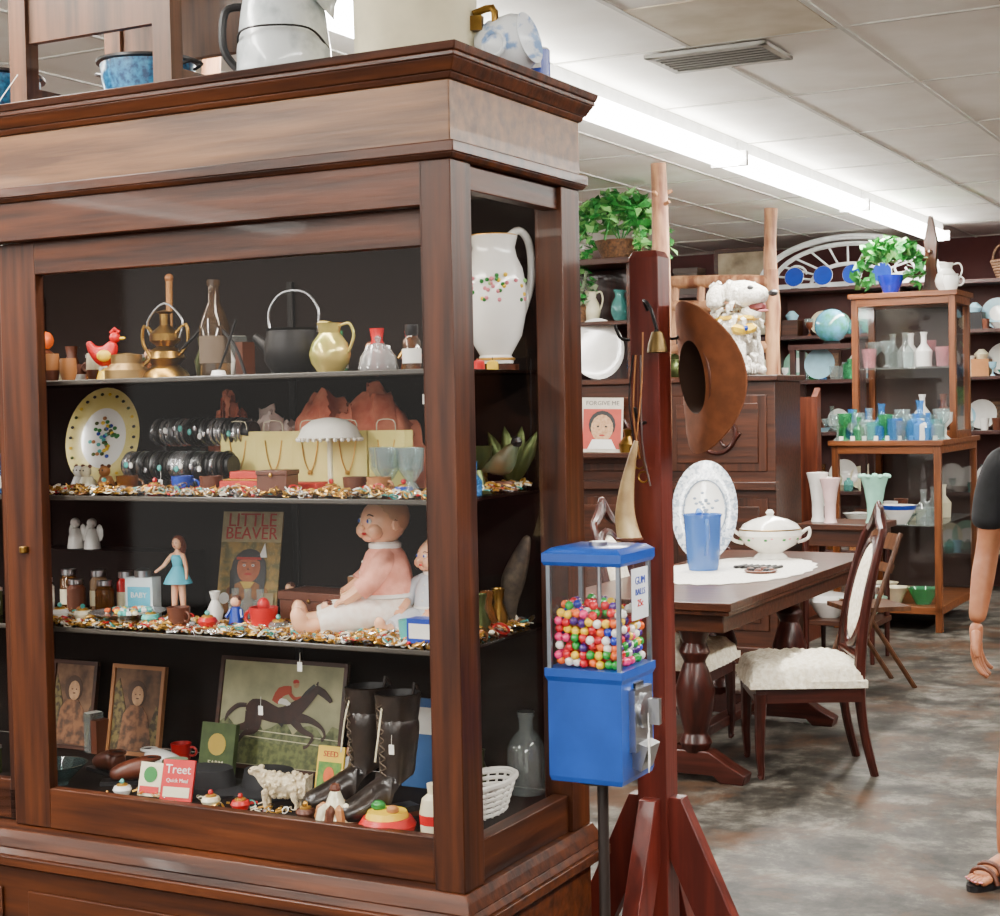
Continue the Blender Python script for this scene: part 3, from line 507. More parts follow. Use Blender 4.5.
def bottom():
    def framed(name,x,d,w,h,fm,im,rz=0,tilt=-10,extra=None):
        g=G(); f=.01
        g.bx(-w/2,w/2,0,.004,0,h,im); g.bx(-w/2,w/2,-.005,.008,0,f,fm); g.bx(-w/2,w/2,-.005,.008,h-f,h,fm); g.bx(-w/2,-w/2+f,-.005,.008,f,h-f,fm); g.bx(w/2-f,w/2,-.005,.008,f,h-f,fm)
        if extra: extra(g,w,h)
        cab(g,name,x,d,Z4,rz,tilt,bevel=.001)
    sf=mat('sepia_face','#c8a078',.6,c2='#a87c58',ns=60)
    def port(g,w,h):
        g.slab([(-.05,.012),(.06,.012),(.04,.1),(.018,.125),(-.02,.125),(-.04,.1)],-.002,-.001,mat('sepia_dress','#8a5c3a',.6,c2='#4a2e1c',ns=40,lo=.42,hi=.58)); g.disc((0,-.0012,h*.68),.03,mat('sepia_hair','#4a3020',.6),.034); g.disc((.004,-.003,h*.66),.019,sf,.025)
        for sg in (-1,1): g.disc((.004+sg*.007,-.0037,h*.675),.0025,brown,.0018)
        g.disc((.004,-.0037,h*.63),.005,brown,.0018)
        fp=mat('foliage_print','#7a6a3a',.6,c2='#3a2c1a',ns=60,lo=.42,hi=.58)
        g.slab([(-w/2+.012,.012),(-.045,.012),(-.035,.12),(-.06,.19),(-w/2+.012,.17)],-.0015,-.0005,fp); g.slab([(w/2-.012,.012),(.055,.012),(.045,.07),(.065,.13),(w/2-.012,.11)],-.0015,-.0005,fp)
    framed('framed_portrait',-1.2,.44,.17,.225,tan,mat('sepia','#7a5638',.6,c2='#3f2a1c',ns=24),0,-10,port)
    framed('framed_portrait',-1.41,.44,.15,.225,wal,mat('sepia2','#7f5c3e',.6,c2='#452a1a',ns=24),0,-10,port)
    def horse(g,w,h):
        tr=mat('paint_trees','#7a8058',.7,c2='#4a5236',ns=50,lo=.4,hi=.6)
        pts=[(-w/2+.01,h*.2)]+[(-w/2+.01+(w-.02)*i/16,h*(.40+.05*sin(i*1.7)+.04*sin(i*3.1))) for i in range(17)]+[(w/2-.01,h*.2)]
        g.slab(pts[::-1],-.0006,0,tr)
        g.slab([(-w/2+.01,.012),(w/2-.01,.012),(w/2-.01,h*.28),(0,h*.24),(-w/2+.01,h*.3)],-.001,0,mat('paint_grass','#747a48',.6,c2='#4a5230',ns=60,lo=.4,hi=.6))
        for s2 in (0,1): g.tube([(-w/2+.012,-.002,h*(.3+.06*s2)),(w/2-.012,-.002,h*(.26+.06*s2))],.0012,cream,4)
        M0=g.M; g.M=T(-.005,-.003,h*.14)@Matrix.Scale(.04,4,(0,1,0)); hb=mat('horse_brown','#3a1e14',.5,c2='#24120c',ns=40); S=.125
        def tb(p,r,m_=None): g.tube([((x)*S*1.15,0,z*S) for x,z in p],[q*S for q in r],m_ or hb,8,sp=4)
        tb([(-.62,.78),(-.5,.86),(-.3,.84),(.0,.76),(.25,.8),(.42,.92)],[.06,.17,.19,.15,.19,.15]); tb([(.34,.88),(.55,1.08),(.72,1.27),(.78,1.33)],[.17,.12,.08,.06]); tb([(.72,1.32),(.88,1.24),(1.02,1.12),(1.05,1.08)],[.075,.075,.045,.035]); tb([(.74,1.38),(.76,1.45)],[.03,.01])
        tb([(.38,.75),(.66,.72),(.9,.6),(.98,.45),(.92,.36)],[.11,.065,.035,.025,.035]); tb([(.32,.72),(.52,.52),(.74,.42),(.66,.24),(.58,.2)],[.11,.06,.035,.025,.035]); tb([(-.52,.76),(-.6,.52),(-.84,.44),(-1.02,.24),(-1.12,.22)],[.16,.09,.045,.028,.035]); tb([(-.42,.76),(-.42,.48),(-.66,.34),(-.8,.12),(-.9,.08)],[.15,.09,.045,.028,.035]); tb([(-.64,.9),(-.82,.88),(-1.0,.72),(-1.06,.56)],[.04,.05,.045,.01]); tb([(.4,1.0),(.56,1.22),(.7,1.38)],[.04,.05,.03],blk)
        jr=mat('jockey_red','#a8442e',.6)
        g.tube([(-.08*S,0,1.0*S),(.04*S,0,1.2*S),(.28*S,0,1.26*S)],[.08*S,.1*S,.07*S],jr,8,sp=3); g.tube([(.2*S,0,1.24*S),(.36*S,0,1.1*S),(.52*S,0,1.12*S)],.035*S,jr,6,sp=3); g.ball((.38*S,0,1.36*S),.07*S,sf,8); g.ball((.37*S,0,1.41*S),(.075*S,.07*S,.05*S),rdm:=mat('faded_red','#a82a22'),8); g.tube([(-.04*S,0,1.04*S),(.24*S,0,.98*S),(.1*S,0,.68*S)],.055*S,paper,6,sp=3); g.tube([(.12*S,0,.76*S),(.08*S,0,.62*S),(.16*S,0,.58*S)],.045*S,blk,6)
        g.M=M0
    framed('horse_racing_picture',-.765,.44,.37,.265,wal,mat('paint_sky','#b0ab84',.6,c2='#8e9070',ns=14,lo=.35,hi=.65),0,-12,horse)
    g=G(); g.bx(-.05,.05,0,.015,0,.12,mat('green_book','#46582c',.6,c2='#33441f',ns=30)); g.disc((0,-.001,.07),.026,mat('mustard')); g.text('FARM',.018,cream,(0,-.001,.025)); cab(g,'green_book',-.88,.36,Z4,0,-12)
    g=G(); g.bx(-.05,.05,0,.02,0,.2,mat('blue_book','#2f5f9a',.6)); g.slab([(-.04,.12),(.04,.12),(.04,.18),(-.04,.18)],-.001,0,paper); cab(g,'blue_book',-.36,.44,Z4,0,-8)
    g=G(); g.bx(-.035,.035,0,.006,0,.115,yellow); g.slab([(-.03,.01),(.03,.01),(.03,.08),(-.03,.08)],-.001,0,mat('leafy','#3f7a34',.6,c2='#7a9a3a',ns=60)); g.disc((0,-.0015,.05),.014,orange,.02); g.text('SEED',.018,red,(0,-.001,.097)); cab(g,'seed_booklet',-.5,.27,Z4,0,-14)
    bl=mat('boot_leather','#1a1411',.32,c2='#2e231d',bump=.3,ns=30,coat=.2); lc=mat('boot_lace','#5a4c3e',.6)
    for x,d,rz in ((-.395,.22,-42),(-.285,.17,-30)):
        g=G()
        g.skin([(0,.035,.05,.036,.042),(0,.033,.1,.036,.038),(0,.035,.17,.046,.048),(0,.038,.235,.05,.054),(0,-.015,.055,.036,.036),(0,-.055,.034,.04,.03),(0,-.09,.028,.036,.024),(0,-.112,.024,.024,.016)],[(0,1),(1,2),(2,3),(0,4),(4,5),(5,6),(6,7)],bl)
        g.lathe([(.038,.2),(.043,.235),(.046,.262),(.042,.264),(.038,.235),(0,.2)],[bl,bl,bl,blk,blk],(0,.037,0),None,20,(1,1.1,1))
        so=[(-.022,.07),(-.024,.03),(-.022,-.01),(-.031,-.055),(-.028,-.09),(-.014,-.115),(.014,-.115),(.028,-.09),(.031,-.055),(.022,-.01),(.024,.03),(.022,.07)]
        g.add([(a,b,.004) for a,b in so]+[(a,b,.014) for a,b in so],[tuple(range(12)),tuple(range(23,11,-1))]+[((i+1)%12,i,12+i,12+(i+1)%12) for i in range(12)],brown); g.bx(-.022,.022,.02,.072,0,.026,blk)
        for k in range(9):
            zz=.075+k*.019; y_=.0-.001*k
            g.tube([(-.014,y_,zz),(0,y_-.006,zz+.009),(.014,y_,zz+.018)],.0016,lc,5); g.tube([(.014,y_,zz),(0,y_-.007,zz+.009),(-.014,y_,zz+.018)],.0016,lc,5)
        g.tube([(.01,-.006,.24),(.026,-.022,.2),(.02,-.03,.13)],.002,cream,5,sp=3); g.tube([(0,.08,.24),(0,.086,.262),(0,.076,.28),(0,.074,.25)],.003,bl,6,sp=3)
        cab(g,'leather_boot',x,d,Z4,rz)
    def shoe(x,d,rz,m,nm,k=1.1):
        g=G(); g.M=Matrix.Scale(k,4); g.skin([(-.045,0,.028,.024,.024),(-.02,0,.033,.025,.027),(.02,0,.026,.027,.022),(.055,0,.018,.024,.014)],[(0,1),(1,2),(2,3)],m); g.box((0.005,0,.004),(.13,.042,.008),blk); g.ring((-.033,0,.05),.02,.004,m,n=14,sy=.8); g.ball((-.033,0,.05),(.017,.014,.004),blk,10)
        cab(g,nm,x,d,Z4,rz)
    rb=mat('red_brown_leather','#6a321c',.4,c2='#4a2010')
    shoe(-1.0,.22,215,rb,'leather_shoe'); shoe(-1.12,.27,160,rb,'leather_shoe'); shoe(-1.02,.34,10,white,'white_baby_shoe',1)
    g=G(); g.lathe([(0,.05),(.03,.048),(.036,.01),(.07,0),(.072,.004),(.036,.014)],mat('green_felt','#8a9a7a',.8),n=20); cab(g,'felt_hat',-.93,.28,Z4)
    hatm=mat('black_felt','#1b1b1f',.8)
    for x,d in ((-.8,.24),(-.66,.28)):
        g=G(); g.lathe([(0,.055),(.03,.055),(.06,.05),(.07,.006),(.12,.0),(.122,.006),(.07,.012)],hatm,n=28,sc=(1,.75,1)); cab(g,'black_felt_hat',x,d,Z4)
    g=G(); g.bx(-.04,.04,0,.006,0,.09,red); g.text('Treet',.028,white,(0,-.001,.068)); g.text('Quick Meal',.012,white,(0,-.001,.044)); g.slab([(-.033,.008),(.033,.008),(.033,.03),(-.033,.03)],-.001,0,cream); cab(g,'advertising_sign',-.8,.12,Z4,8,-16)
    g=G(); g.bx(-.03,.03,0,.006,0,.075,cream); g.disc((0,-.001,.048),.018,green); g.slab([(-.026,.006),(.026,.006),(.026,.022),(-.026,.022)],-.001,0,red); cab(g,'advertising_card',-.885,.13,Z4,4,-16)
    wl=mat('lamb_wool','#e6d9ba',.9,c2='#c4b08a',ns=120,bump=.6)
    g=G(); g.skin([(.04,0,.052,.024,.024),(.01,0,.054,.026,.026),(-.025,0,.056,.024,.024),(-.045,0,.075,.014),(-.058,0,.084,.012),(-.074,0,.078,.007),(.062,0,.05,.006),(.068,0,.03,.004)],[(0,1),(1,2),(2,3),(3,4),(4,5),(0,6),(6,7)],wl)
    for sg in (-1,1):
        g.skin([(.04,sg*.014,.045,.013),(.034,sg*.014,.028,.008),(.042,sg*.014,.016,.005),(.039,sg*.014,.002,.005)],[(0,1),(1,2),(2,3)],wl); g.skin([(-.03,sg*.012,.045,.011),(-.032,sg*.012,.024,.006),(-.03,sg*.012,.002,.005)],[(0,1),(1,2)],wl)
        g.ball((-.05,sg*.016,.086),(.008,.011,.004),wl,8,(sg*20,0,0)); g.ball((-.066,sg*.008,.086),.002,blk,6)
    for i in range(90):
        a=random.uniform(0,6.3); x=random.uniform(-.035,.055); g.ball((x,.025*cos(a),.054+.025*sin(a)),random.uniform(.004,.007),wl,6)
    cab(g,'lamb_figurine',-.535,.15,Z4+.002,15)
    g=G()
    for i in range(9):
        a=i*2*pi/9; g.ball((.026*cos(a),.026*sin(a),.022),(.012,.02,.03),[cream,brown,tan][i%3],8,(0,0,math.degrees(a)+90))
    g.lathe([(0,0),(.04,0),(.038,.02),(.02,.05),(.01,.075),(0,.08)],cream,n=14); g.ball((0,0,.08),.012,brown,8); cab(g,'seashell_ornament',-.35,.085,Z4)
    g=G(); g.lathe([(0,0),(.055,0),(.06,.015),(.05,.03),(0,.03)],red,n=20); g.lathe([(.045,.03),(.04,.042),(0,.045)],yellow,n=20); g.ball((-.02,0,.05),(.016,.014,.012),green,10); g.ball((.02,-.01,.048),(.014,.012,.01),tan,10); cab(g,'tin_spinning_toy',-.235,.1,Z4)
    g=G(); g.lathe([(0,0),(.03,0),(.032,.04),(.026,.07),(.014,.08),(.016,.1),(0,.1)],cream,n=16); g.lathe([(.0315,.02),(.0325,.04)],red,n=16); cab(g,'ceramic_shaker',-.14,.13,Z4)
    g=G(); g.lathe([(0,0),(.042,0),(.044,.02),(.044,.1),(.03,.125),(.016,.14),(.016,.165),(.019,.168),(.019,.18),(0,.18)],[clear]*8+[steel],n=20); cab(g,'milk_bottle',-.12,.5,Z4)
    g=G(); ww=mat('white_wicker','#e0ded6',.7)
    for k in range(6): g.ring((0,0,.006+k*.012),.04+k*.003,.0045,ww,n=24,sy=2)
    for i in range(20):
        a=i*2*pi/20; g.tube([(.038*cos(a),.076*sin(a),0),(.056*cos(a),.112*sin(a),.07)],.003,ww,5)
    g.ring((0,0,.07),.057,.006,ww,n=24,sy=2)
    cab(g,'white_wicker_basket',-.125,.3,Z4)
    g=G(); g.lathe([(0,0),(.03,0),(.03,.01),(.07,.05),(.075,.05),(.03,.008),(0,.012)],glass('grey_glass','#a8c0c0',.3,'#6a8080',.05),n=24); cab(g,'glass_bowl',-1.16,.13,Z4)
bottom()
def knick(kind,x,d,z):
    g=G(); m=random.choice([white,cream,brown,tan,gl_a,clear,red,dblue,gbz,turq,brass])
    if kind==0: g.lathe([(0,0),(.018,0),(.024,.04),(.012,.07),(.016,.095),(.013,.095),(0,.05)],m,n=14); nm='miniature_vase'
    elif kind==1: g.lathe([(0,0),(.022,0),(.026,.04),(.023,.04),(.018,.004),(0,.004)],m,n=14); g.ring((.03,0,.02),.011,.003,m,(90,0,0),12); nm='tea_cup'
    elif kind==2: g.box((0,0,.03),(.05,.035,.06),m); g.box((0,0,.063),(.052,.037,.008),steel); g.box((0,-.018,.03),(.036,.001,.03),paper); nm='vintage_tin'
    elif kind==3: g.lathe([(0,0),(.017,0),(.018,.055),(.007,.07),(.008,.095),(0,.095)],random.choice([gl_a,clear,gl_b,gl_g]),n=14); g.lathe([(.0184,.012),(.0184,.04)],paper,n=14); nm='medicine_bottle'
    elif kind==4: g.lathe([(0,0),(.02,0),(.014,.03),(.01,.05),(0,.055)],m,n=12); g.ball((0,0,.062),.012,skinp,10); g.ball((0,.003,.067),(.013,.012,.01),brown,8); g.tube([(-.012,0,.045),(-.02,-.01,.028)],.004,m,6); g.tube([(.012,0,.045),(.02,-.01,.028)],.004,m,6); nm='porcelain_figurine'
    elif kind==6: g.lathe([(0,0),(.016,0),(.022,.012),(.018,.02),(0,.022)],m,n=12); g.ring((0,0,.022),.01,.003,gold,n=12); g.ball((0,0,.03),.006,random.choice([red,turq,gold]),6); nm='ring_box'
    else: g.bx(-.014,.014,-.04,.0,0,.1,m); g.bx(-.012,.012,-.038,-.002,.1,.101,paper); g.bx(.016,.04,-.04,0,0,.085,brown); nm='small_book_pair'
    cab(g,nm,x,d,z,random.uniform(-20,20))
for z,xs in ((Z1,[-1.95,-1.8,-1.65,-1.5,-1.38,-1.32,-1.12,-.84,-.68,-.62,-.48,-.37,-.28]),(Z2,[-1.95,-1.8,-1.65,-1.5,-1.4,-1.33,-1.05,-.98,-.2]),(Z3,[-1.95,-1.8,-1.65,-1.54,-.72,-.66,-.6,-.52,-.46]),(Z4,[-1.9,-1.75,-1.6,-1.32,-1.06,-.56,-.22])):
    for x in xs: knick(random.randrange(6),x,(.46 if x>-1.4 else random.uniform(.2,.4)),z)
for x,d,z in ((-1.36,.16,Z1),(-1.45,.14,Z1),(-1.36,.14,Z3),(-1.42,.2,Z3),(-1.3,.18,Z4),(-1.4,.16,Z4),(-1.33,.15,Z2),(-1.4,.2,Z2),(-.28,.3,Z1),(-.36,.3,Z1),(-.47,.32,Z1),(-1.12,.3,Z1),(-.63,.32,Z1),(-.44,.2,Z3),(-.68,.2,Z3),(-.8,.34,Z1),(-.86,.34,Z1),(-1.2,.36,Z1),(-.2,.36,Z1),(-1.06,.38,Z1)): knick(random.choice([0,1,2,3,4]),x,d,z)
for x in (-1.05,-.98,-.9,-.82,-.74,-.66,-.42,-.36,-.3,-.24): knick(random.choice([6,6,1]),x,.2,Z2)
for x in (-1.15,-1.08,-.88,-.8,-.72,-.53,-.46,-.2): knick(random.choice([6,6,1]),x,.15,Z3+.012)
for x in (-.95,-.7,-.62,-.45): knick(6,x,.12,Z4)
# hanging price tags on stock
for x,d,z in ((-.47,.14,Z3-.06),(-.62,.2,Z4+.2),(-.24,.13,Z4+.16),(-.9,.22,Z2+.02),(-.16,.16,Z1-.06),(-1.05,.2,Z1+.02)):
    g=G(); g.box((0,0,0),(.012,.001,.02),paper); g.tube([(0,0,.01),(0,.002,.03)],.0006,paper,4); cab(g,'price_tag',x,d,z)

# ---------- gumball machine ----------
def gumball():
    g=G(); w=.155; alu=mat('aluminium','#8a929c',.35,.9)
    g.frus((0,0),(w*.96,w*.96),(w,w),.865,.875,blue); g.frus((0,0),(w,w),(w,w),.875,1.06,blue); g.frus((0,0),(w,w),(w*1.06,w*1.06),1.06,1.07,blue); g.frus((0,0),(w*1.06,w*1.06),(w*1.06,w*1.06),1.07,1.085,blue)
    for sx in (-1,1):
        for sy in (-1,1): g.box((sx*(w/2-.004),sy*(w/2-.004),1.187),(.008,.008,.204),alu)
    for s_ in (-1,1): g.px(s_*(w/2-.002),-w/2+.008,w/2-.008,1.085,1.29,pane); g.py(-w/2+.008,w/2-.008,s_*(w/2-.002),1.085,1.29,pane)
    g.frus((0,0),(w*1.04,w*1.04),(w*1.08,w*1.08),1.285,1.292,blue); g.frus((0,0),(w*1.08,w*1.08),(w*1.08,w*1.08),1.292,1.308,blue); g.frus((0,0),(w*1.08,w*1.08),(w*.9,w*.9),1.308,1.318,blue)
    g.lathe([(.018,1.318),(.018,1.326),(0,1.328)],steel,n=14); g.tube([(0,0,1.1),(0,0,1.3)],.005,steel,8)
    gb=[mat('gum_'+n,c,.2,coat=.6,c2=c) for n,c in (('r','#c8081c'),('p','#e02670'),('g','#169432'),('y','#ecc010'),('w','#f2efe8'),('b','#1230ac'),('o','#e85e08'),('v','#421470'),('r2','#b80820'))]
    r=.0092; st=.0168
    for k in range(8):
        for i in range(8):
            for j in range(8):
                if k>=6 and random.random()<.35*(k-5): continue
                if 0<i<7 and 0<j<7 and k<6: continue
                o=.0 if k%2 else .003
                g.ball((-.0605+i*st+o+random.uniform(-.002,.002),-.0605+j*st+o+random.uniform(-.001,.001),1.096+k*.0155+random.uniform(-.003,.003)),r,random.choice(gb),10)
    g.bx(-.05,.05,-.05,.05,1.087,1.18,gb[0])
    g.box((w/2+.006,0,.985),(.014,.085,.12),steel); g.M=T(w/2+.012,0,1.0)@RY(90); g.lathe([(.034,0),(.034,.008),(.02,.014),(0,.014)],steel,n=24); g.M=Matrix.Identity(4)
    g.box((w/2+.036,0,1.0),(.022,.012,.05),steel); g.box((w/2+.012,0,.915),(.028,.06,.05),steel,(0,18,0)); g.box((w/2+.002,-.0,1.045),(.006,.04,.02),blk)
    stk=mat('sticker_white','#dfe6ec',.5); g.box((w/2,.02,1.225),(.001,.08,.1),stk)
    g.M=T(w/2+.0012,.02,1.25)@RZ(90); g.text('GUM',.022,dblue,(0,0,0)); g.text('BALLS',.018,dblue,(0,0,-.022)); g.text('25c',.02,red,(0,0,-.044)); g.M=Matrix.Identity(4)
    g.box((w/2+.035,-.03,.93),(.002,.05,.07),paper,(12,0,20)); g.tube([(w/2+.03,-.02,1.0),(w/2+.035,-.03,.965)],.001,paper,4)
    g.lathe([(.05,.867),(.05,.855),(.011,.85),(.011,.04),(.04,.035),(.13,.03),(.14,.0),(0,0)][::-1],mat('dark_pole','#1d130f',.5),n=24)
    wld(g,'gumball_machine',.189,3.1,0,bevel=.0015)
gumball()

# ---------- red post with hooks ----------
def post():
    g=G(); w=.07
    g.frus((0,0),(w,w),(w,w),0,1.92,redp); g.frus((0,0),(w,w),(w*.8,w*.8),1.92,1.935,redp)
    for a in (0,90,180,270):
        g.M=RZ(a); g.slab([(.03,.7),(.034+.03,.7),(.36,.06),(.36,.0),(.3,0),(.034,.56)],-.02,.02,redp); g.M=Matrix.Identity(4)
    for a,z in ((-60,1.72),(170,1.74),(-90,1.55),(60,1.74),(-90,1.25)):
        g.M=RZ(a)@T(w/2,0,z); g.tube([(0,0,0),(.04,0,0),(.055,0,.02),(.06,0,.035)],.004,iron,6,sp=3); g.M=Matrix.Identity(4)
    wld(g,'coat_rack_post',.345,3.6,0,bevel=.004)
    g=G(); hm=mat('hat_felt','#76401f',.9,c2='#623416',ns=30,bump=.1); hd=mat('hat_inside','#38200f',.85)
    n=48; prof=[(.0,.085),(.04,.088),(.065,.078),(.076,.045),(.08,0),(.11,-.004),(.138,-.002),(.158,.004)]
    vs=[];fs=[]
    for lay,off in ((0,0),(1,-.004)):
        for k,(r,z) in enumerate(prof):
            for j in range(n):
                a=2*pi*j/n; up=0 if r<.081 else (r-.08)*.75*abs(cos(a))**2.5-(r-.08)*.15*abs(sin(a))**3
                cr=-.025*max(0,1-abs(r*cos(a))/.03) if r<.06 else 0
                q=r-(.004 if lay and r<.1 else 0)
                vs.append((q*cos(a)*.92,q*sin(a)*1.1,z+up+cr+off))
    K=len(prof)
    for lay in (0,1):
        for i in range(K-1):
            for j in range(n):
                f=(lay*K*n+i*n+j,lay*K*n+i*n+(j+1)%n,lay*K*n+(i+1)*n+(j+1)%n,lay*K*n+(i+1)*n+j)
                fs.append(f if lay else f[::-1])
    for j in range(n): fs.append(((K-1)*n+j,(K-1)*n+(j+1)%n,K*n+(K-1)*n+(j+1)%n,K*n+(K-1)*n+j))
    g.add(vs,fs,lambda i:(hd if (K-1)*n<=i<(K-1)*n+4*n else hm)); g.ring((0,0,.003),.081,.004,brown,n=30,sy=1.15)
    g.done('cowboy_hat',T(.442,3.60,1.65)@RZ(17)@RY(84)@RZ(92))
    g=G(); hn=mat('horn','#d9c08a',.3,c2='#8a6a44',ns=9)
    g.tube([(.02,0,.2),(.0,0,.12),(-.01,0,.04),(.0,0,-.02)],[.005,.014,.022,.028],hn,14,sp=5); g.ring((0,0,-.018),.027,.004,brown,n=16); g.tube([(.02,0,.2),(.035,0,.32),(.04,0,.44)],.0018,tan,5,sp=3)
    wld(g,'powder_horn',.285,3.53,1.31)
    g=G()
    for i in range(4): g.tube([(i*.006,0,.0),(i*.01-.01,-.005,-.1-.03*i),(i*.012,0,-.2-.03*i)],.002,[blk,tan,brown,steel][i],5,sp=3)
    for i in range(3): g.ring((.01*i,0,-.21-.03*i),.012,.002,brass,(90,0,0),12)
    wld(g,'key_strings',.3,3.53,1.7)
    g=G(); 
    g.tube([(0,0,0),(.0,-.02,.02),(.02,-.03,.0),(.03,-.02,-.05)],.004,iron,6,sp=3); g.lathe([(.012,0),(.02,-.025),(.023,-.045),(.018,-.046)],mat('old_brass','#6a5630',.4,.8),(.03,-.02,-.05),n=14)
    wld(g,'brass_bell',.335,3.545,1.8)
post()

# ---------- dining table and chairs ----------
TB=T(.92,6.4,0)@STORE
def table():
    g=G(); L_=2.2; W_=.8
    g.bx(-W_,0,0,L_,.735,.77,wal); g.bx(-W_+.012,-.012,.012,L_-.012,.715,.735,walz); g.bx(-W_+.05,-.05,.05,L_-.05,.64,.715,wal)
    for y in (.16,1.45):
        for o in (-.18,.18): g.lathe([(.05,.12),(.07,.16),(.05,.2),(.075,.3),(.085,.38),(.06,.46),(.045,.5),(.065,.54),(.05,.58),(.07,.64)],mah,(-W_/2+o,y,0),n=20)
        g.M=T(-W_/2,y,0); g.slab([(-.4,0),(-.3,0),(-.27,.03),(.27,.03),(.3,0),(.4,0),(.41,.04),(.34,.075),(.25,.13),(-.25,.13),(-.34,.075),(-.41,.04)],-.045,.045,mahx); g.M=Matrix.Identity(4)
    g.box((-W_/2,.8,.085),(.07,1.3,.045),mahx)
    g.done('dining_table',TB,.004)
    def chair(M):
        g=G(); W2=.21
        for sg in (-1,1):
            g.tube([(.2,sg*W2,.36),(.2,sg*W2,.3),(.205,sg*W2,.12),(.2,sg*W2,.02),(.21,sg*W2,0)],[.03,.026,.02,.014,.02],mah,8,sp=3)
            g.tube([(-.28,sg*.19,0),(-.235,sg*.19,.2),(-.22,sg*.19,.42),(-.25,sg*.18,.7),(-.31,sg*.165,.95),(-.34,sg*.13,1.03)],[.018,.02,.026,.022,.018,.018],mah,8,sp=4)
        g.box((.0,0,.365),(.44,.44,.09),mahx)
        vs=[];fs=[];n=28
        for i in range(n+1):
            for j in range(n+1):
                u=i/n*2-1; v=j/n*2-1; e=max(0,(1-abs(u)**6))*max(0,(1-abs(v)**6)); rr=1-.07*(u*u*v*v)
                vs.append((u*.255*rr+.004*sin(v*31),v*(.25 if u>0 else .24)*rr+.004*sin(u*27),.385+.105*e**.35+(.006*sin(u*13+v*7)+.004*sin(u*29-v*23))*e))
        for i in range(n):
            for j in range(n): a=i*(n+1)+j; fs.append((a,a+n+1,a+n+2,a+1))
        g.add(vs,fs,uph); g.box((0,0,.397),(.49,.475,.03),uph)
        g.M=T(-.275,0,.76)@RY(-14)
        g.ball((.0,0,0),(.03,.135,.215),uph,20)
        g.tube([(0,.145*cos(a),.23*sin(a)) for a in [i*2*pi/24 for i in range(24)]],.018,mah,8,True)
        g.M=Matrix.Identity(4)
        g.tube([(-.34,-.13,1.02),(-.345,-.06,1.06),(-.35,0,1.13),(-.345,.06,1.06),(-.34,.13,1.02)],[.018,.024,.014,.024,.018],mah,8,sp=4); g.ball((-.35,0,1.1),(.018,.05,.05),mah,12); g.tube([(-.225,-.18,.5),(-.225,.18,.5)],.018,mah,8)
        g.done('dining_chair',M)
    chair(T(1.275,6.83,0)@RZ(179)); chair(TB@T(-.56,.78,0)@RZ(2))
    lm=mat('lace_runner','#e9e5db',.9,c2='#d6d1c6',ns=80,lo=.42,hi=.5)
    g=G(); pts=[]
    for i in range(48):
        a=2*pi*i/48; q=1+.05*(i%2); pts.append((.34*cos(a)*q,.62*sin(a)*q))
    g.add([(x,y,.002) for x,y in pts],[tuple(range(48))],lm); g.add([(x,y,0) for x,y in pts],[tuple(range(48))[::-1]],lm); g.done('lace_table_runner',TB@T(-.4,1.2,.771))
    g=G(); bl=glass('blue_pitcher_glass','#7ca4dc',.45,'#5a8ccc',.05)
    g.lathe([(0,0),(.07,0),(.075,.02),(.082,.1),(.088,.2),(.09,.25),(.096,.27),(.09,.27),(.08,.2),(.068,.02),(0,.01)],bl,n=28); g.tube([(.085,0,.24),(.13,0,.24),(.14,0,.15),(.08,0,.08)],.009,bl,8,sp=4); g.lathe([(.03,0),(.012,.05)],bl,(-.085,0,.25),(0,-50,0),10)
    g.done('blue_glass_pitcher',TB@T(-.55,1.15,.774)@RZ(-60))
    g=G(); tw=mat('tureen','#efece2',.2,coat=.5)
    g.lathe([(0,0),(.09,0),(.08,.015),(.06,.03),(.13,.07),(.165,.12),(.16,.145),(.15,.15),(.155,.15),(.14,.175),(.09,.2),(.03,.215),(.015,.22),(.022,.235),(.012,.25),(0,.252)],tw,n=32,sc=(1,.85,1))
    for sg in (-1,1): g.tube([(sg*.155,0,.12),(sg*.2,0,.15),(sg*.195,0,.1),(sg*.14,0,.08)],.009,tw,8,sp=4)
    g.ring((0,0,.15),.156,.004,brass,n=32,sy=.85)
    for i in range(30): a=i*.21; g.ball((.152*cos(a),.13*sin(a),.11+.01*sin(i*2)),(.01,.006,.007),[green,pink,tan][i%3],6)
    g.done('soup_tureen',TB@T(-.42,1.78,.774)@RZ(28))
    g=G(); pb=mat('platter_blue','#d5dbe0',.2,c2='#8a98a8',ns=50,coat=.5,lo=.42,hi=.52); g.M=RX(-12)@T(0,0,.26); plate(g,.17,.26,pb); g.ring((0,-.012,0),.11,.003,mat('plate_line','#7f8ea0',.4),(90,0,0),30,6,1.45)
    for i in range(24): a=random.uniform(0,6.3); q=random.uniform(0,.08); g.ball((q*cos(a),-.006,1.4*q*sin(a)),(.01,.002,.007),mat('plate_line'),6)
    g.M=Matrix.Identity(4)
    for sg in (-1,1): g.tube([(sg*.05,-.04,.03),(sg*.05,-.03,.003),(sg*.03,.14,.003),(0,.1,.22)],.005,blk,6)
    g.done('decorative_platter',TB@T(-.68,1.5,.774)@RZ(10))
    g=G()
    for i in range(7): g.tube([(i*.03,.0,.006),(i*.03+.02,.1,.006)],.008,iron,6); g.ball((i*.03,0,.008),(.014,.02,.008),iron,8)
    g.done('iron_trivet',TB@T(-.42,1.25,.774))
    g=G()
    for i in range(8): a=i*.8; g.ball((.05*cos(a),.05*sin(a),.012),(.02,.02,.012),[brown,iron][i%2],8)
    g.lathe([(0,0),(.07,0),(.08,.01),(.075,.012),(0,.006)],brown,n=20); g.done('wooden_dish',TB@T(-.25,1.12,.774))
table()

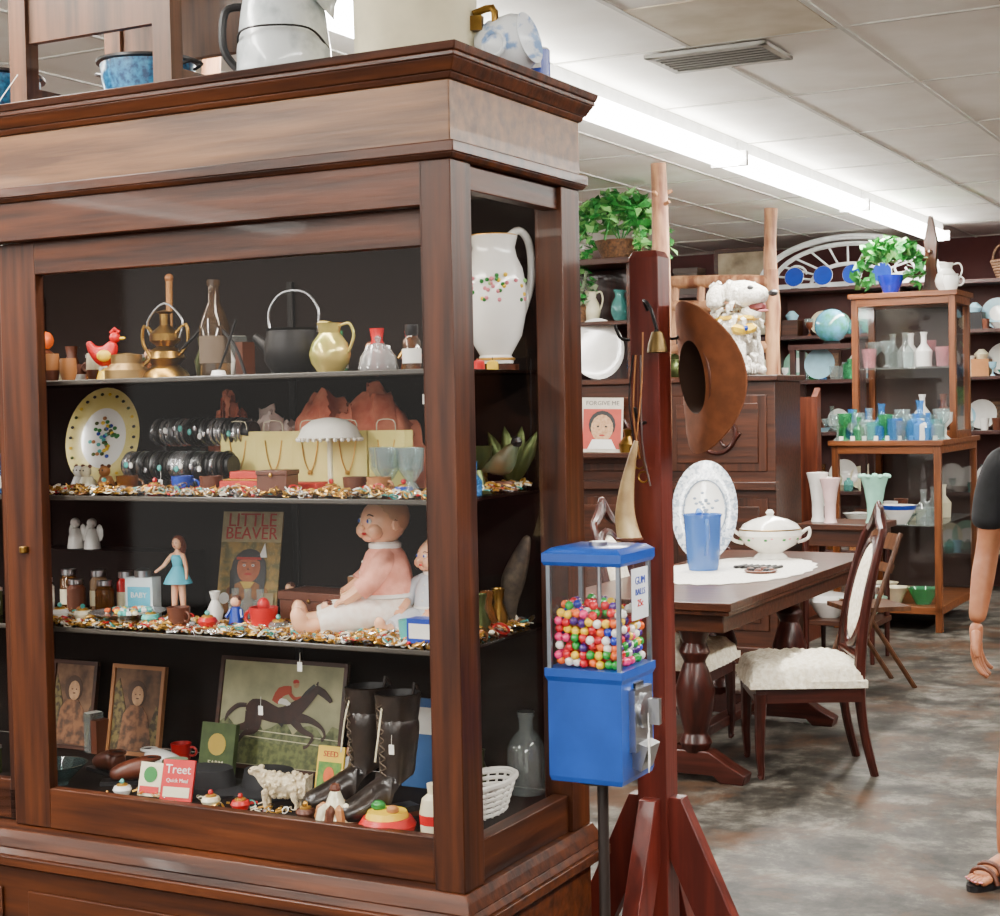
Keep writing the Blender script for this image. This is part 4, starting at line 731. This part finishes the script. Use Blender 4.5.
# ---------- sideboard with hutch, dog etc ----------
SB=T(1.64,9.45,0)@STORE
def side():
    g=G(); H=1.7; W_=2.1; D=.5
    g.bx(-W_,0,0,D,.08,H,wal); g.bx(-W_-.02,.03,-.04,D+.01,H,H+.035,wal); g.bx(-W_-.01,.02,-.03,D,0,.1,wal); g.bx(-W_-.01,.02,-.07,0,1.05,1.1,wal)
    for i in range(3):
        x=-W_+.05+i*.69
        for z0,z1 in ((1.16,1.62),(.2,1.0)):
            g.bx(x,x+.62,-.012,0,z0,z1,walz); g.bx(x+.05,x+.57,-.022,-.01,z0+.05,z1-.05,wal); g.M=T(x+.31,-.03,(z0+z1)/2); g.ring((0,0,0),.12,.014,mah,(90,0,0),24); g.tube([(-.15,0,0),(-.06,0,.08),(0,0,0),(.06,0,-.08),(.15,0,0)],.01,mah,6,sp=4); g.M=Matrix.Identity(4)
    x0=-1.75; x1=-.95
    g.bx(x0,x0+.04,.1,D,H+.035,2.46,wal); g.bx(x1-.04,x1,.1,D,H+.035,2.46,wal); g.bx(x0,x1,D-.02,D,H+.035,2.46,mah); g.bx(x0-.03,x1+.03,.06,D,2.46,2.5,wal); g.bx(x0+.04,x1-.04,.1,D-.02,2.08,2.105,wal)
    g.bx(-1.9,-.75,-.2,-.05,1.25,1.28,wal)
    g.done('carved_sideboard',SB,.004)
    top=1.736
    g=G(); g.M=RX(-12)@T(0,0,.2); plate(g,.17,.2,white); g.M=Matrix.Identity(4); g.tube([(-.05,-.03,.006),(0,.12,.006),(0,.1,.2)],.006,blk,6); g.tube([(.05,-.03,.006),(0,.12,.006)],.006,blk,6); g.done('white_platter',SB@T(-1.2,.12,top)@RZ(28))
    for x,h,r,m in ((-1.5,.2,.06,white),(-1.05,.24,.05,gl_b),(-.85,.2,.06,cream),(-.68,.14,.07,gbz)):
        g=G(); jug(g,h,r,m); g.done('ceramic_jug',SB@T(x,.35 if x<-1 else .12,top))
    for x,z in ((-1.3,2.106),(-1.55,2.106),(-1.1,2.106)):
        g=G(); jug(g,.2,.06,[white,gl_t,cream][int(x*10)%3]); g.done('ceramic_jug',SB@T(x,.25,z))
    g=G(); fur=mat('dog_fur','#efebe1',.9,c2='#c9c2b4',ns=60,bump=1,lo=.36,hi=.5); g.M=Matrix.Scale(1.1,4)@Matrix.Scale(1.3,4,(0,1,0))@Matrix.Scale(1.25,4,(1,0,0))
    g.skin([(-.02,0,.09,.12,.11),(.0,0,.2,.115,.1),(.03,0,.29,.09,.085),(.04,0,.36,.085,.085)],[(0,1),(1,2),(2,3)],fur)
    for sg in (-1,1):
        g.skin([(.04,sg*.07,.24,.05),(.09,sg*.075,.14,.038),(.1,sg*.075,.03,.032),(.14,sg*.075,.022,.026)],[(0,1),(1,2),(2,3)],fur); g.skin([(-.04,sg*.1,.08,.07),(.05,sg*.12,.06,.05),(.0,sg*.12,.025,.03),(.07,sg*.12,.02,.026)],[(0,1),(1,2),(2,3)],fur)
        g.skin([(.02,sg*.08,.5,.034),(.0,sg*.12,.45,.045),(.0,sg*.125,.37,.034)],[(0,1),(1,2)],fur)
        g.ball((.135,sg*.045,.48),.017,blk,10)
    g.skin([(.03,0,.4,.09),(.04,0,.45,.115),(.09,0,.455,.09),(.15,0,.44,.06),(.19,0,.432,.045)],[(0,1),(1,2),(2,3),(3,4)],fur); g.skin([(.07,0,.375,.045),(.12,0,.345,.036),(.16,0,.328,.025)],[(0,1),(1,2)],fur)
    g.ball((.14,0,.38),(.048,.034,.032),mat('dog_mouth','#5a1518',.5),10); g.ball((.165,0,.358),(.035,.02,.008),pink,10); g.ball((.222,0,.45),(.022,.024,.019),blk,10)
    for i in range(220):
        a=random.uniform(0,6.3); zz=random.uniform(.05,.54); r=.12 if zz<.3 else .1; cx=0 if zz<.3 else .04
        if zz>.33 and (a<1.1 or a>5.2): continue
        p=Vector((cx+r*cos(a)*.9,r*sin(a)*.9,zz)); g.tube([p,p+Vector((.02*cos(a),.02*sin(a),-.015)),p+Vector((.025*cos(a),.025*sin(a),-.05))],[.014,.011,.002],fur,5)
    g.ring((.04,0,.32),.09,.012,yellow,n=18); g.ball((.12,-.03,.26),(.03,.05,.03),yellow,8,(20,0,0)); g.ball((.1,-.09,.25),(.03,.05,.03),yellow,8,(-20,0,0)); g.ball((.12,-.07,.26),.018,dblue,8)
    g.tube([(-.1,0,.06),(-.18,0,.04),(-.2,.03,.1)],[.04,.04,.015],fur,8,sp=3)
    g.done('dog_statue',SB@T(-.35,.2,top)@RZ(-10))
    g=G(); g.bx(-.13,.13,0,.006,0,.34,mat('sheet_cream','#d8d0c0',.7)); g.slab([(-.12,.02),(.12,.02),(.12,.27),(-.12,.27)],-.002,0,mat('sheet_red','#b5483a',.7)); g.disc((0,-.003,.15),.07,mat('sepia_face'),.085); g.disc((0,-.0025,.17),.085,blk,.09); g.slab([(-.09,.02),(.09,.02),(.06,.08),(-.06,.08)],-.004,-.002,white); g.text('FORGIVE ME',.038,blk,(0,-.001,.305))
    for sg in (-1,1): g.disc((sg*.025,-.0042,.16),.008,blk,.006)
    g.disc((0,-.0042,.105),.018,mat('faded_red'),.006)
    g.done('sheet_music',SB@T(-1.08,-.12,1.282)@RX(-6)@RZ(14))
    g=G(); g.lathe([(0,0),(.05,0),(.06,.05),(.02,.1),(.03,.14),(0,.15)],brass,n=16); g.done('brass_candlestick',SB@T(-.9,-.12,1.282))
    g=G()
    g.lathe([(0,0),(.12,0),(.16,.1),(.17,.12),(.15,.12),(0,.08)],wk,n=20)
    g.leaves((0,0,.24),(.3,.26,.2),420,.085,[lf,lf2,lf],-.3); g.leaves((.25,-.05,.05),(.14,.14,.22),110,.075,[lf,lf2]); g.leaves((-.28,-.05,.1),(.12,.14,.22),80,.075,[lf,lf2])
    for i in range(8): a=i*.8; g.tube([(0,0,.1),(.15*cos(a),.15*sin(a),.3),(.3*cos(a),.3*sin(a),.1)],.004,lf,5,sp=3)
    g.done('potted_ivy',SB@T(-1.1,.28,2.501))
    g=G(); dl=mat('dried_stem','#8a9a7a',.8)
    g.lathe([(0,0),(.06,0),(.07,.1),(.05,.12),(0,.1)],wk,n=16); g.leaves((0,0,.22),(.14,.12,.14),120,.05,[dl,lf]); 
    for i in range(8): g.tube([(0,0,.1),(.04*cos(i),.04*sin(i),.2),(.08*cos(i),.08*sin(i),.33)],.004,dl,5)
    g.done('dried_plant',SB@T(-1.38,.2,2.106))
side()
def logs():
    for x,y,r in ((.965,9.4,.05),(2.03,11.75,.05),(-.86,4.9,.028)):
        g=G(); P=[(random.uniform(-.01,.01),random.uniform(-.01,.01),z*.25) for z in range(13)]; P[0]=(0,0,0); P[-1]=(0,0,2.99)
        g.tube(P,[r*random.uniform(.9,1.12) for _ in P],log,12,sp=2)
        for k in range(6): z=random.uniform(.4,2.8); a=random.uniform(0,6.3); g.tube([(0,0,z),(r*1.6*cos(a),r*1.6*sin(a),z+.03)],[r*.35,r*.2],log,8)
        wld(g,'cedar_log_post',x,y,.0)
    g=G()
    g.tube([(-.9,0,.4),(0,0,.38),(.36,0,.35)],[.05,.045,.05],log,10,sp=3); g.tube([(-.9,0,.24),(0,0,.2),(.36,0,.2)],[.04,.045,.04],log,10,sp=3)
    for x in (-.8,-.6,-.4,-.2,0,.2): g.tube([(x,0,-.1),(x+.04,0,.4)],.03,log,8)
    for x in (-.9,.36): g.tube([(x,0,-2.06),(x,0,.44)],.05,log,10)
    g.tube([(-.9,0,-.1),(.36,0,-.1)],.04,log,10)
    wld(g,'log_bed_headboard',1.62,11.4,2.06)
logs()

# ---------- oak display cases ----------
OC=T(2.94,10.6,0)@STORE
def vess(g,x,y,z,kind,m,s_=1):
    pr={0:[(0,0),(.03,0),(.035,.06),(.04,.1),(.036,.1),(0,.02)],1:[(0,0),(.028,0),(.006,.02),(.006,.06),(.035,.09),(.04,.14),(.036,.14),(0,.08)],2:[(0,0),(.04,0),(.045,.08),(.015,.12),(.015,.16),(.02,.18),(0,.18)],3:[(0,0),(.03,0),(.05,.06),(.02,.13),(.04,.19),(.036,.19),(0,.1)],4:[(0,0),(.04,0),(.08,.05),(.085,.05),(0,.01)],5:[(0,0),(.045,0),(.05,.02),(.05,.1),(.02,.12),(.02,.14),(0,.14)]}[kind]
    g.lathe([(a*s_,b*s_) for a,b in pr],m,(x,y,z),n=14)
def cases():
    def case(name,w,d,h,M,legs,shelves):
        g=G(); p=.045
        z0=legs
        for x in (-w,-p):
            for y in (0,d-p): g.bx(x,x+p,y,y+p,0,h-.03,oak)
        g.bx(-w-.02,.02,-.02,d+.02,h-.035,h,oakx); g.bx(-w,0,0,d,z0,z0+.05,oakx)
        g.bx(-w+p,-p,0,.03,h-.09,h-.035,oakx); g.bx(-w+p,-p,d-.03,d,h-.09,h-.035,oakx); g.bx(-p,0,p,d-p,h-.09,h-.035,oakx); g.bx(-w,-w+p,p,d-p,h-.09,h-.035,oakx)
        g.py(-w+p,-p,.012,z0+.05,h-.09,pane2); g.px(-.018,p,d-p,z0+.05,h-.09,pane2); g.px(-w+.012,p,d-p,z0+.05,h-.09,pane2)
        g.bx(-w+p,-p,d-.015,d-.01,z0+.05,h-.09,mat('case_back','#2c1a12',.6))
        for s_ in shelves: g.bx(-w+.03,-.03,.03,d-.03,s_-.008,s_,clear)
        return g.done(name,M,.003)
    case('glass_display_case',.74,1.2,1.293,OC,.12,[.72])
    case('glass_display_case',.73,.5,1.03,OC@T(0,.5,1.2935),.0,[.5])
    pal=[gl_b,clear,gl_t,clear,gl_t,clear,white,gl_b,gl_g,clear,clear]
    g=G()
    for i in range(45):
        x=-.71+(i%15)*.048+random.uniform(-.008,.008); y=.06+(i//15)*.13; vess(g,x,y,0,random.choice([0,0,1,5,2]),random.choice(pal),random.uniform(.85,1.5))
    for i in range(9): g.box((-.68+i*.08,.03,.015),(.03,.002,.03),paper)
    g.done('glassware_collection',OC@T(0,0,1.294))
    g=G()
    for i in range(9): vess(g,-.64+(i%5)*.13,.14+(i//5)*.16,0,random.choice([1,2,1,0]),[gl_p,clear,clear,white][i%4],1.35)
    g.done('glassware_collection',OC@T(0,.5,1.3)@T(0,0,.5))
    g=G()
    for i in range(8): vess(g,-.6+(i%4)*.15,.15+(i//4)*.14,0,random.choice([0,2,4]),[cream,clear,white,brown][i%4],1.4)
    g.done('glassware_collection',OC@T(0,.5,1.3)@T(0,0,.05))
    g=G()
    for i in range(12): vess(g,-.6+(i%4)*.15,.15+(i//4)*.3,0,[4,0,4,2][i%4],[white,cream,clear,clear,brown][i%5],1.3)
    g.lathe([(0,0),(.05,0),(.11,.1),(.12,.13),(.11,.13),(0,.02)],[dblue,white,dblue,white],(-.3,.08,0),n=20)
    g.done('glassware_collection',OC@T(0,0,.722))
    g=G()
    for i,(x,m) in enumerate(((-.55,white),(-.36,cream),(-.16,gl_g),(-.5,cream))): g.lathe([(0,0),(.05,0),(.1,.1),(.11,.11),(.1,.11),(.05,.012),(0,.012)],m,(x,.15+(.25 if i==3 else 0),0),n=24)
    g.done('mixing_bowls',OC@T(0,0,.172))
    g=G()
    g.lathe([(0,0),(.05,0),(.09,.1),(.095,.13),(.085,.13),(0,.08)],mat('cobalt_pot','#1428b0',.2,coat=.5),n=20)
    g.leaves((0,0,.25),(.22,.2,.15),230,.09,[lf,lf,lf2],-.1); g.leaves((-.2,0,.14),(.08,.08,.12),40,.08,lf); g.leaves((.18,0,.16),(.08,.08,.12),40,.08,lf)
    g.done('potted_houseplant',OC@T(-.48,.64,2.325))
    g=G(); g.bx(-.06,.06,-.04,.04,0,.05,walz); g.slab([(-.05,.05),(.05,.05),(.035,.2),(.045,.38),(.01,.56),(-.01,.56),(-.045,.38),(-.035,.2)],-.03,.03,walz); g.ball((0,-.03,.3),.02,wal,8); g.done('carved_wood_finial',OC@T(-.25,.9,2.325))
    g=G(); jug(g,.2,.08,white); g.done('white_pitcher',OC@T(-.1,.7,2.325)@RZ(20))
    g=G(); g.lathe([(0,0),(.04,0),(.06,.06),(.05,.1),(.055,.11),(0,.05)],white,n=16); g.ring((.06,0,.06),.03,.006,white,(90,0,0)); g.done('white_teacup',OC@T(-.04,.56,2.325))
cases()

def sidet():
    g=G(); g.bx(-.5,.0,0,.45,.8,.835,wal); g.bx(-.47,-.03,.03,.42,.7,.8,wal); g.bx(-.47,-.03,.03,.42,.22,.25,wal)
    for x in (-.47,-.07):
        for y in (.03,.38): g.tube([(x+.02,y,0),(x+.02,y,.3),(x+.02,y,.8)],[.014,.02,.022],mah,8)
    ST=T(2.22,9.35,0)@STORE; g.done('side_table',ST,.003)
    for x,y,h,r,m,n in ((-.42,.2,.3,.06,white,'white_vase'),(-.32,.12,.27,.055,mat('pale_pink','#ecc8c8',.3,coat=.3),'pink_vase'),(-.07,.2,.28,.075,mat('mint','#9cdcc4',.25,coat=.4),'mint_green_vase')):
        g=G(); g.lathe([(0,0),(r*.75,0),(r*.6,h*.1),(r*.62,h*.4),(r*.85,h*.75),(r*1.15,h),(r*1.05,h),(r*.7,h*.7),(0,h*.2)],m,n=20)
        if n=='mint_green_vase':
            for i in range(7): a=i*.9; g.ball((r*1.1*cos(a),r*1.1*sin(a),h),(.02,.02,.015),m,8)
        if n=='white_vase': g.tube([(r,0,h*.9),(r*1.7,0,h*.8),(r*1.5,0,h*.45),(r*.6,0,h*.35)],.01,m,8,sp=4)
        g.done(n,ST@T(x,y,.836))
    g=G(); g.lathe([(0,0),(.06,0),(.14,.1),(.15,.13),(.14,.13),(0,.02)],mat('green_dish','#9ac8b0',.3),n=20); g.done('green_bowl',ST@T(-.15,.2,.251))
    g=G(); g.lathe([(0,0),(.06,0),(.13,.1),(.12,.14),(.0,.16)],white,n=20); g.tube([(.1,0,.12),(.2,0,.15)],.015,white,8); g.done('white_covered_bowl',ST@T(-.36,.2,.251))
    g=G(); rw=wood('pew_wood','#64301c','#401a0f','z')
    for x in (-1.2,0): 
        g.M=T(x,0,0)@RZ(90); g.slab([(0,0),(.5,0),(.5,.4),(.45,.62),(.34,.7),(.3,.62),(.3,.48),(.12,.48),(.1,1.0),(.08,1.6),(.0,1.66)],-.02,.02,rw)
    g.M=Matrix.Identity(4); g.bx(-1.2,0,.0,.45,.42,.45,rw); g.bx(-1.2,0,.02,.06,.45,1.6,rw)
    g.done('wooden_pew',T(2.13,10.62,0)@RZ(152)@T(1.2,0,0))
    g=G(); fw=wood('fold_wood','#5a3820','#3a2214','z')
    for sg in (-.17,.17): g.tube([(-.2,sg,0),(.12,sg,.85)],.014,fw,8); g.tube([(.2,sg*.9,0),(-.1,sg*.9,.46)],.014,fw,8)
    g.box((0,0,.44),(.34,.36,.025),fw); g.box((.1,0,.8),(.02,.36,.09),fw,(0,20,0)); g.box((.06,0,.66),(.02,.36,.05),fw,(0,20,0))
    g.done('folding_chair',T(2.02,8.75,0)@RZ(10))
sidet()

# ---------- tall dark dresser between sideboard and shelving ----------
def dresser():
    g=G(); w,d,h=.95,.45,1.98
    g.bx(-w,0,0,d,.06,h,walz); g.bx(-w-.03,.03,-.03,d,h,h+.05,wal); g.bx(-w-.02,.02,-.02,d,0,.08,wal); g.frus((-w/2,d/2),(w+.06,d+.04),(w-.1,d-.1),h+.05,h+.09,wal)
    for i in range(2):
        x=-w+.04+i*(w/2-.02); g.bx(x,x+w/2-.06,-.015,0,.75,h-.05,wal); g.bx(x+.05,x+w/2-.11,-.022,-.01,.82,h-.12,walz); g.ball((x+(w/2-.08 if i==0 else .02),-.03,1.2),.014,brass,8)
    for i in range(2): g.bx(-w+.04,-.04,-.015,0,.12+i*.3,.38+i*.3,wal); g.ball((-w*.7,-.03,.25+i*.3),.016,brass,8); g.ball((-w*.3,-.03,.25+i*.3),.016,brass,8)
    M=T(2.52,11.1,0)@STORE@T(-.0,.18,0); g.done('dark_wood_dresser',M,.004)
    return M
# ---------- back shelving ----------
BS=T(5.2,12.1,0)@STORE
def back():
    dw=mat('dark_shelf','#3c1c17',.5,c2='#2a120f'); W_=5.4
    g=G()
    for z in (.3,.8,1.3,1.74,2.12,2.52): g.bx(-W_,0,0,.4,z-.03,z,dw)
    for i in range(6): x=-W_+i*(W_-.04)/5; g.bx(x,x+.04,0,.4,0,2.52,dw)
    g.bx(-W_,0,.4,.42,0,2.52,mat('shelf_back','#4c231f',.6)); g.done('antique_display_shelving',BS,.003)
    lb=mat('plate_lightblue','#9fd0e4',.25); pal=[gl_b,gl_g,gl_t,white,lb,cream,clear,clear,lb,brown,gl_a,white]
    pl_=[lb,white,cream,white,mat('plate_green','#8ac0a8',.25)]
    for z in (.3,.8,1.3,1.74,2.12):
        g=G(); x=-W_+.12
        while x<-.12:
            k=random.random(); m=random.choice(pal); s_=random.uniform(.8,1.15)
            if any(abs(x-(-W_+i*(W_-.04)/5+.02))<.11 for i in range(6)): x+=.04; continue
            if k<.42: pm=random.choice(pl_); g.lathe([(0,0),(.5,0),(.97,.1),(1,.12),(.97,.12),(.5,.03),(0,.03)],[pm,pm,pm,pm,pm,white,pm],(x,.28,.12*s_),(80,0,0),24,(.115*s_,.115*s_,.15)); vess(g,x+.05,.12,0,random.choice([4,0]),m,1); vess(g,x-.05,.06,0,random.choice([5,1,0]),random.choice(pal),.8); x+=.15
            elif k<.6: vess(g,x,.12,0,5,m,s_); vess(g,x+.06,.28,0,2,random.choice(pal),1.2); vess(g,x+.05,.08,0,4,random.choice(pal),.7); x+=.12
            elif k<.7: vess(g,x,.15,0,random.choice([1,3]),m,s_); x+=.08
            elif k<.76: 
                for q in range(random.randint(3,5)): h=random.uniform(.16,.24); g.bx(x-.05+q*.028,x-.026+q*.028,.06,.24,0,h,random.choice([brown,wal,walz,tan,mah]))
                x+=.16
            elif k<.88: g.box((x,.18,.07),(.14,.16,.14),random.choice([brown,wal,tan,iron])); g.lathe([(0,.14),(.04,.14),(.06,.18),(.02,.22),(0,.22)],m,(x,.18,0),n=14); x+=.16
            elif k<.95: g.box((x,.3,.13),(.2,.02,.25),wal,(-8,0,0)); g.box((x,.285,.13),(.16,.012,.2),random.choice([cream,mat('sepia')]),(-8,0,0)); vess(g,x,.1,0,0,m); x+=.18
            else: g.ball((x,.15,.06),.06,m,14); vess(g,x+.08,.1,0,0,random.choice(pal),1); x+=.15
        g.done('shelf_antiques_collection',BS@T(0,0,z+.001))
    g=G(); g.ball((0,0,.14),.13,mat('swirl_glass','#5fb0d8',.1,c2='#3f8a6a',ns=14,coat=.6),24); g.lathe([(0,0),(.07,0),(.05,.03),(0,.03)],iron,n=16); g.done('blue_glass_globe',T(2.56,12.2,2.0)) 
    g=G(); g.bx(-.3,.3,-.15,.15,1.96,1.999,dw); g.bx(-.3,.3,-.15,.15,1.7,1.73,dw)
    for x in (-.27,.27):
        for y in (-.12,.12): g.bx(x-.02,x+.02,y-.02,y+.02,0,1.96,dw)
    g.done('tall_plant_stand',T(2.56,12.2,0)@RZ(-28))
    g=G(); g.lathe([(0,0),(.5,0),(.97,.1),(1,.12),(.97,.12),(.5,.03),(0,.03)],lb,(-.1,.02,.12),(80,0,0),24,(.12,.12,.15)); vess(g,.14,0,0,5,gl_g,1.1); vess(g,.04,-.08,0,0,clear,1); g.done('blue_plate_set',T(2.56,12.2,1.731)@RZ(-28))
    g=G(); wi=mat('white_iron','#eef2f2',.4)
    for r,t in ((.78,.026),(.66,.02),(.32,.017)): g.tube([(r*cos(pi*i/24),0,r*.5*sin(pi*i/24)+.04) for i in range(25)],t,wi,8)
    g.box((0,0,.03),(1.62,.03,.04),wi)
    for i in range(1,12): a=pi*i/12; g.tube([(.32*cos(a),0,.32*.5*sin(a)+.04),(.66*cos(a),0,.66*.5*sin(a)+.04)],.009,wi,6)
    for x in (-.46,.46):
        g.tube([(x+.1*cos(a)*(1-a/9),0,.13+.09*sin(a)*(1-a/9)) for a in [i*.4 for i in range(18)]],.01,wi,6)
    for x in (-.8,.8): g.box((x,0,.02),(.05,.04,.04),wi)
    g.done('white_iron_headboard',BS@T(-2.62,.2,2.521))
    for x in (-3.05,-2.8,-2.55,-2.3):
        g=G(); g.lathe([(0,0),(.5,0),(1,.1),(.97,.12),(0,.03)],[dblue,white,white,dblue],(0,0,.1),(80,0,0),20,(.085,.085,.1)); g.box((0,.02,.004),(.06,.06,.008),blk); g.done('blue_white_plate',BS@T(x,.08,2.521))
    for i,x in enumerate((-4.9,-4.6,-4.32,-4.05)):
        g=G(); bxm=mat('dark_box%d'%i,['#3a1f22','#2a2228','#5a2020','#3a2a20'][i],.5); g.bx(-.11,.11,-.1,.1,0,.12+.03*i,bxm); g.bx(-.115,.115,-.105,.105,.1+.03*i,.15+.03*i,bxm); g.done('storage_box',BS@T(x,.2,2.521),.004)
    for x,y,z in ((-.75,.2,2.521),(-1.15,.05,1.741),(-.95,.05,1.301)):
        g=G(); g.lathe([(0,0),(.07,0),(.09,.12),(.08,.12),(0,.1)],white,n=16); g.leaves((0,0,.22),(.18,.12,.12),130,.09,[lf,lf2],-.2); g.done('potted_houseplant',BS@T(x,y,z))
    g=G(); g.box((0,0,.2),(.5,.03,.4),wal); g.box((0,-.018,.2),(.42,.005,.32),mat('old_print','#a89a80',.6,c2='#6a5a44',ns=5)); g.done('framed_print',BS@T(-3.6,.3,2.521),.003)
    for x in (-1.3,-.45):
        g=G()
        for k in range(7): g.ring((0,0,.01+k*.022),.09+k*.008,.012,wk,n=20)
        g.tube([(-.13,0,.15),(-.1,0,.25),(0,0,.3),(.1,0,.25),(.13,0,.15)],.01,wk,6,sp=4); g.lathe([(0,0),(.09,0),(.1,.02)],wk,n=18); g.done('wicker_basket',BS@T(x,.2,2.521))
back()

# ---------- person ----------
def person():
    g=G(); sk=mat('skin','#a86e4c',.5,sss=.06,c2='#9a6040',ns=20); sh=mat('black_tshirt','#16171b',.85,c2='#0f1013',ns=30,bump=.1); pt=mat('dark_shorts','#1d2230',.85)
    def leg(hx_,kn,an,toe):
        hp=(hx_,0,.9)
        g.skin([(*hp,.085),(kn[0]*.6+hx_*.4,kn[1]*.6,.68,.075),(*kn,.053),(kn[0]*.5+an[0]*.5,kn[1]*.4+an[1]*.6+.012,.32,.055),(an[0],an[1],.12,.034),(an[0],an[1]+.01,.06,.036)],[(0,1),(1,2),(2,3),(3,4),(4,5)],sk)
        d=Vector((toe[0]-an[0],toe[1]-an[1],0)); d.normalize(); s_=Vector((d.y,-d.x,0)); A=Vector((an[0],an[1],0))
        q=lambda f,s2,z:tuple(A+d*f+s_*s2+Vector((0,0,z)))
        g.skin([(*q(-.045,0,.05),.03,.028),(*q(0,0,.06),.034,.036),(*q(.07,0,.052),.036,.028),(*q(.13,0,.04),.042,.02),(*q(.155,0,.037),.038,.016)],[(0,1),(1,2),(2,3),(3,4)],sk)
        for k in range(5):
            o=-.034+k*.017; ln=[.2,.205,.198,.19,.178][k]; r=[.013,.0095,.009,.0085,.008][k]
            g.skin([(*q(.14,o*.9,.034),r),(*q(ln-.02,o,.034),r),(*q(ln,o,.029),r*.9)],[(0,1),(1,2)],sk)
            g.ball(q(ln+.004,o,.036),(r*.6,r*.6,.003),pink,6)
        so=[]
        for i in range(24):
            a=2*pi*i/24; so.append(A+d*(.075+.14*cos(a))+s_*((.044+.008*cos(a))*sin(a)))
        g.add([(p.x,p.y,0) for p in so]+[(p.x,p.y,.02) for p in so],[tuple(range(24))[::-1],tuple(range(24,48))]+[(i,(i+1)%24,24+(i+1)%24,24+i) for i in range(24)],blk)
        for f,hh in ((.1,.068),(.135,.058)): g.tube([q(f,-.05,.015),q(f,-.035,hh-.008),q(f,0,hh+.004),q(f,.035,hh-.008),q(f,.05,.015)],.009,brown,8,sp=3)
        g.tube([q(-.02,-.045,.02),q(-.045,-.035,.07),q(-.075,0,.08),q(-.045,.035,.07),q(-.02,.045,.02)],.008,brown,8,sp=3)
    leg(-.09,(-.11,-.07,.5),(-.13,-.13),(-.18,-.32)); leg(.09,(.1,-.01,.5),(.11,.08),(.16,-.12))
    def arm(sg):
        S=(sg*.175,.01,1.37); E=(sg*.235,.03,1.075); Wp=(sg*.25,-.05,.825)
        g.skin([(*S,.052),(sg*.205,.02,1.25,.048),(*E,.041),(sg*.243,.0,.98,.042),(*Wp,.026,.03)],[(0,1),(1,2),(2,3),(3,4)],sk)
        w=Vector(Wp); 
        P=lambda f,lat,out:tuple(w+Vector((sg*out,-.02-lat,-f)))
        g.skin([(*P(-.01,-.02,0),.025,.028),(*P(.04,-.02,.002),.032,.021),(*P(.08,-.02,.0),.037,.018)],[(0,1),(1,2)],sk)
        for k,(l,ln,r) in enumerate(((.014,.08,.0102),(-.009,.09,.0105),(-.032,.083,.01),(-.054,.064,.0092))):
            g.skin([(*P(.055,l*.8-.004,.0),r*1.2),(*P(.095,l,.0),r*1.1),(*P(.095+ln*.45,l*1.12,-.01),r),(*P(.095+ln*.78,l*1.12,-.028),r*.92),(*P(.095+ln*.9,l*1.1,-.042),r*.75)],[(0,1),(1,2),(2,3),(3,4)],sk)
        g.skin([(*P(.02,-.005,-.004),.019),(*P(.05,.024,-.012),.016),(*P(.078,.042,-.018),.0125),(*P(.105,.046,-.026),.0098)],[(0,1),(1,2),(2,3)],sk)
        g.skin([(sg*.13,.0,1.385,.06),(sg*.18,.012,1.365,.068),(sg*.215,.02,1.27,.064),(sg*.232,.025,1.13,.066)],[(0,1),(1,2),(2,3)],sh)
    arm(-1); arm(1)
    g.skin([(0,0,.88,.15,.105),(0,0,1.0,.15,.105),(0,0,1.12,.145,.1),(0,0,1.26,.17,.11),(0,.01,1.37,.14,.085),(0,.01,1.425,.07,.06)],[(0,1),(1,2),(2,3),(3,4),(4,5)],sh)
    g.skin([(0,0,.97,.145,.1),(0,0,.88,.15,.11),(-.09,-.01,.78,.095),(-.1,-.035,.6,.08),(-.108,-.055,.53,.074),(.09,0,.78,.095),(.098,-.005,.6,.08),(.1,-.01,.53,.074)],[(0,1),(1,2),(2,3),(3,4),(1,5),(5,6),(6,7)],pt)
    g.skin([(0,.01,1.4,.062),(0,.0,1.46,.052),(0,-.01,1.52,.055)],[(0,1),(1,2)],sk)
    g.skin([(0,-.02,1.49,.05,.05),(0,-.03,1.535,.062,.07),(0,-.012,1.59,.074,.09),(0,-.005,1.645,.072,.085),(0,0,1.68,.045,.055)],[(0,1),(1,2),(2,3),(3,4)],sk)
    g.skin([(0,-.1,1.6,.008),(0,-.112,1.575,.011),(0,-.098,1.562,.012)],[(0,1),(1,2)],sk)
    for sg in (-1,1):
        g.ball((sg*.032,-.089,1.6),(.014,.009,.008),white,12); g.ball((sg*.032,-.097,1.6),.0055,blk,8); g.tube([(sg*.018,-.098,1.617),(sg*.034,-.099,1.622),(sg*.05,-.088,1.616)],.004,blk,6,sp=3)
        g.ball((sg*.078,0,1.59),(.01,.02,.03),sk,12)
    g.ball((0,-.094,1.535),(.024,.008,.007),mat('lips','#9a5548',.5),12)
    hr=mat('hair','#1d1410',.6,ns=80,bump=.6)
    g.ball((0,.02,1.635),(.086,.098,.083),hr,24); g.ball((0,.05,1.57),(.078,.06,.07),hr,18)
    g.done('person_standing',T(1.825,5.22,0)@RZ(-35))
person()

# ---------- world & camera ----------
w=bpy.data.worlds.new('World'); sc.world=w; w.use_nodes=True
w.node_tree.nodes['Background'].inputs[0].default_value=(1,.95,.88,1); w.node_tree.nodes['Background'].inputs[1].default_value=1.75
cam=bpy.data.cameras.new('Camera'); cam.sensor_width=36; cam.lens=57.2; co=bpy.data.objects.new('Camera',cam); COL.objects.link(co)
co.matrix_world=T(0,0,1.6)@RX(88.02)@Matrix.Rotation(-.02,4,'Z'); cam.clip_start=.05
sc.camera=co
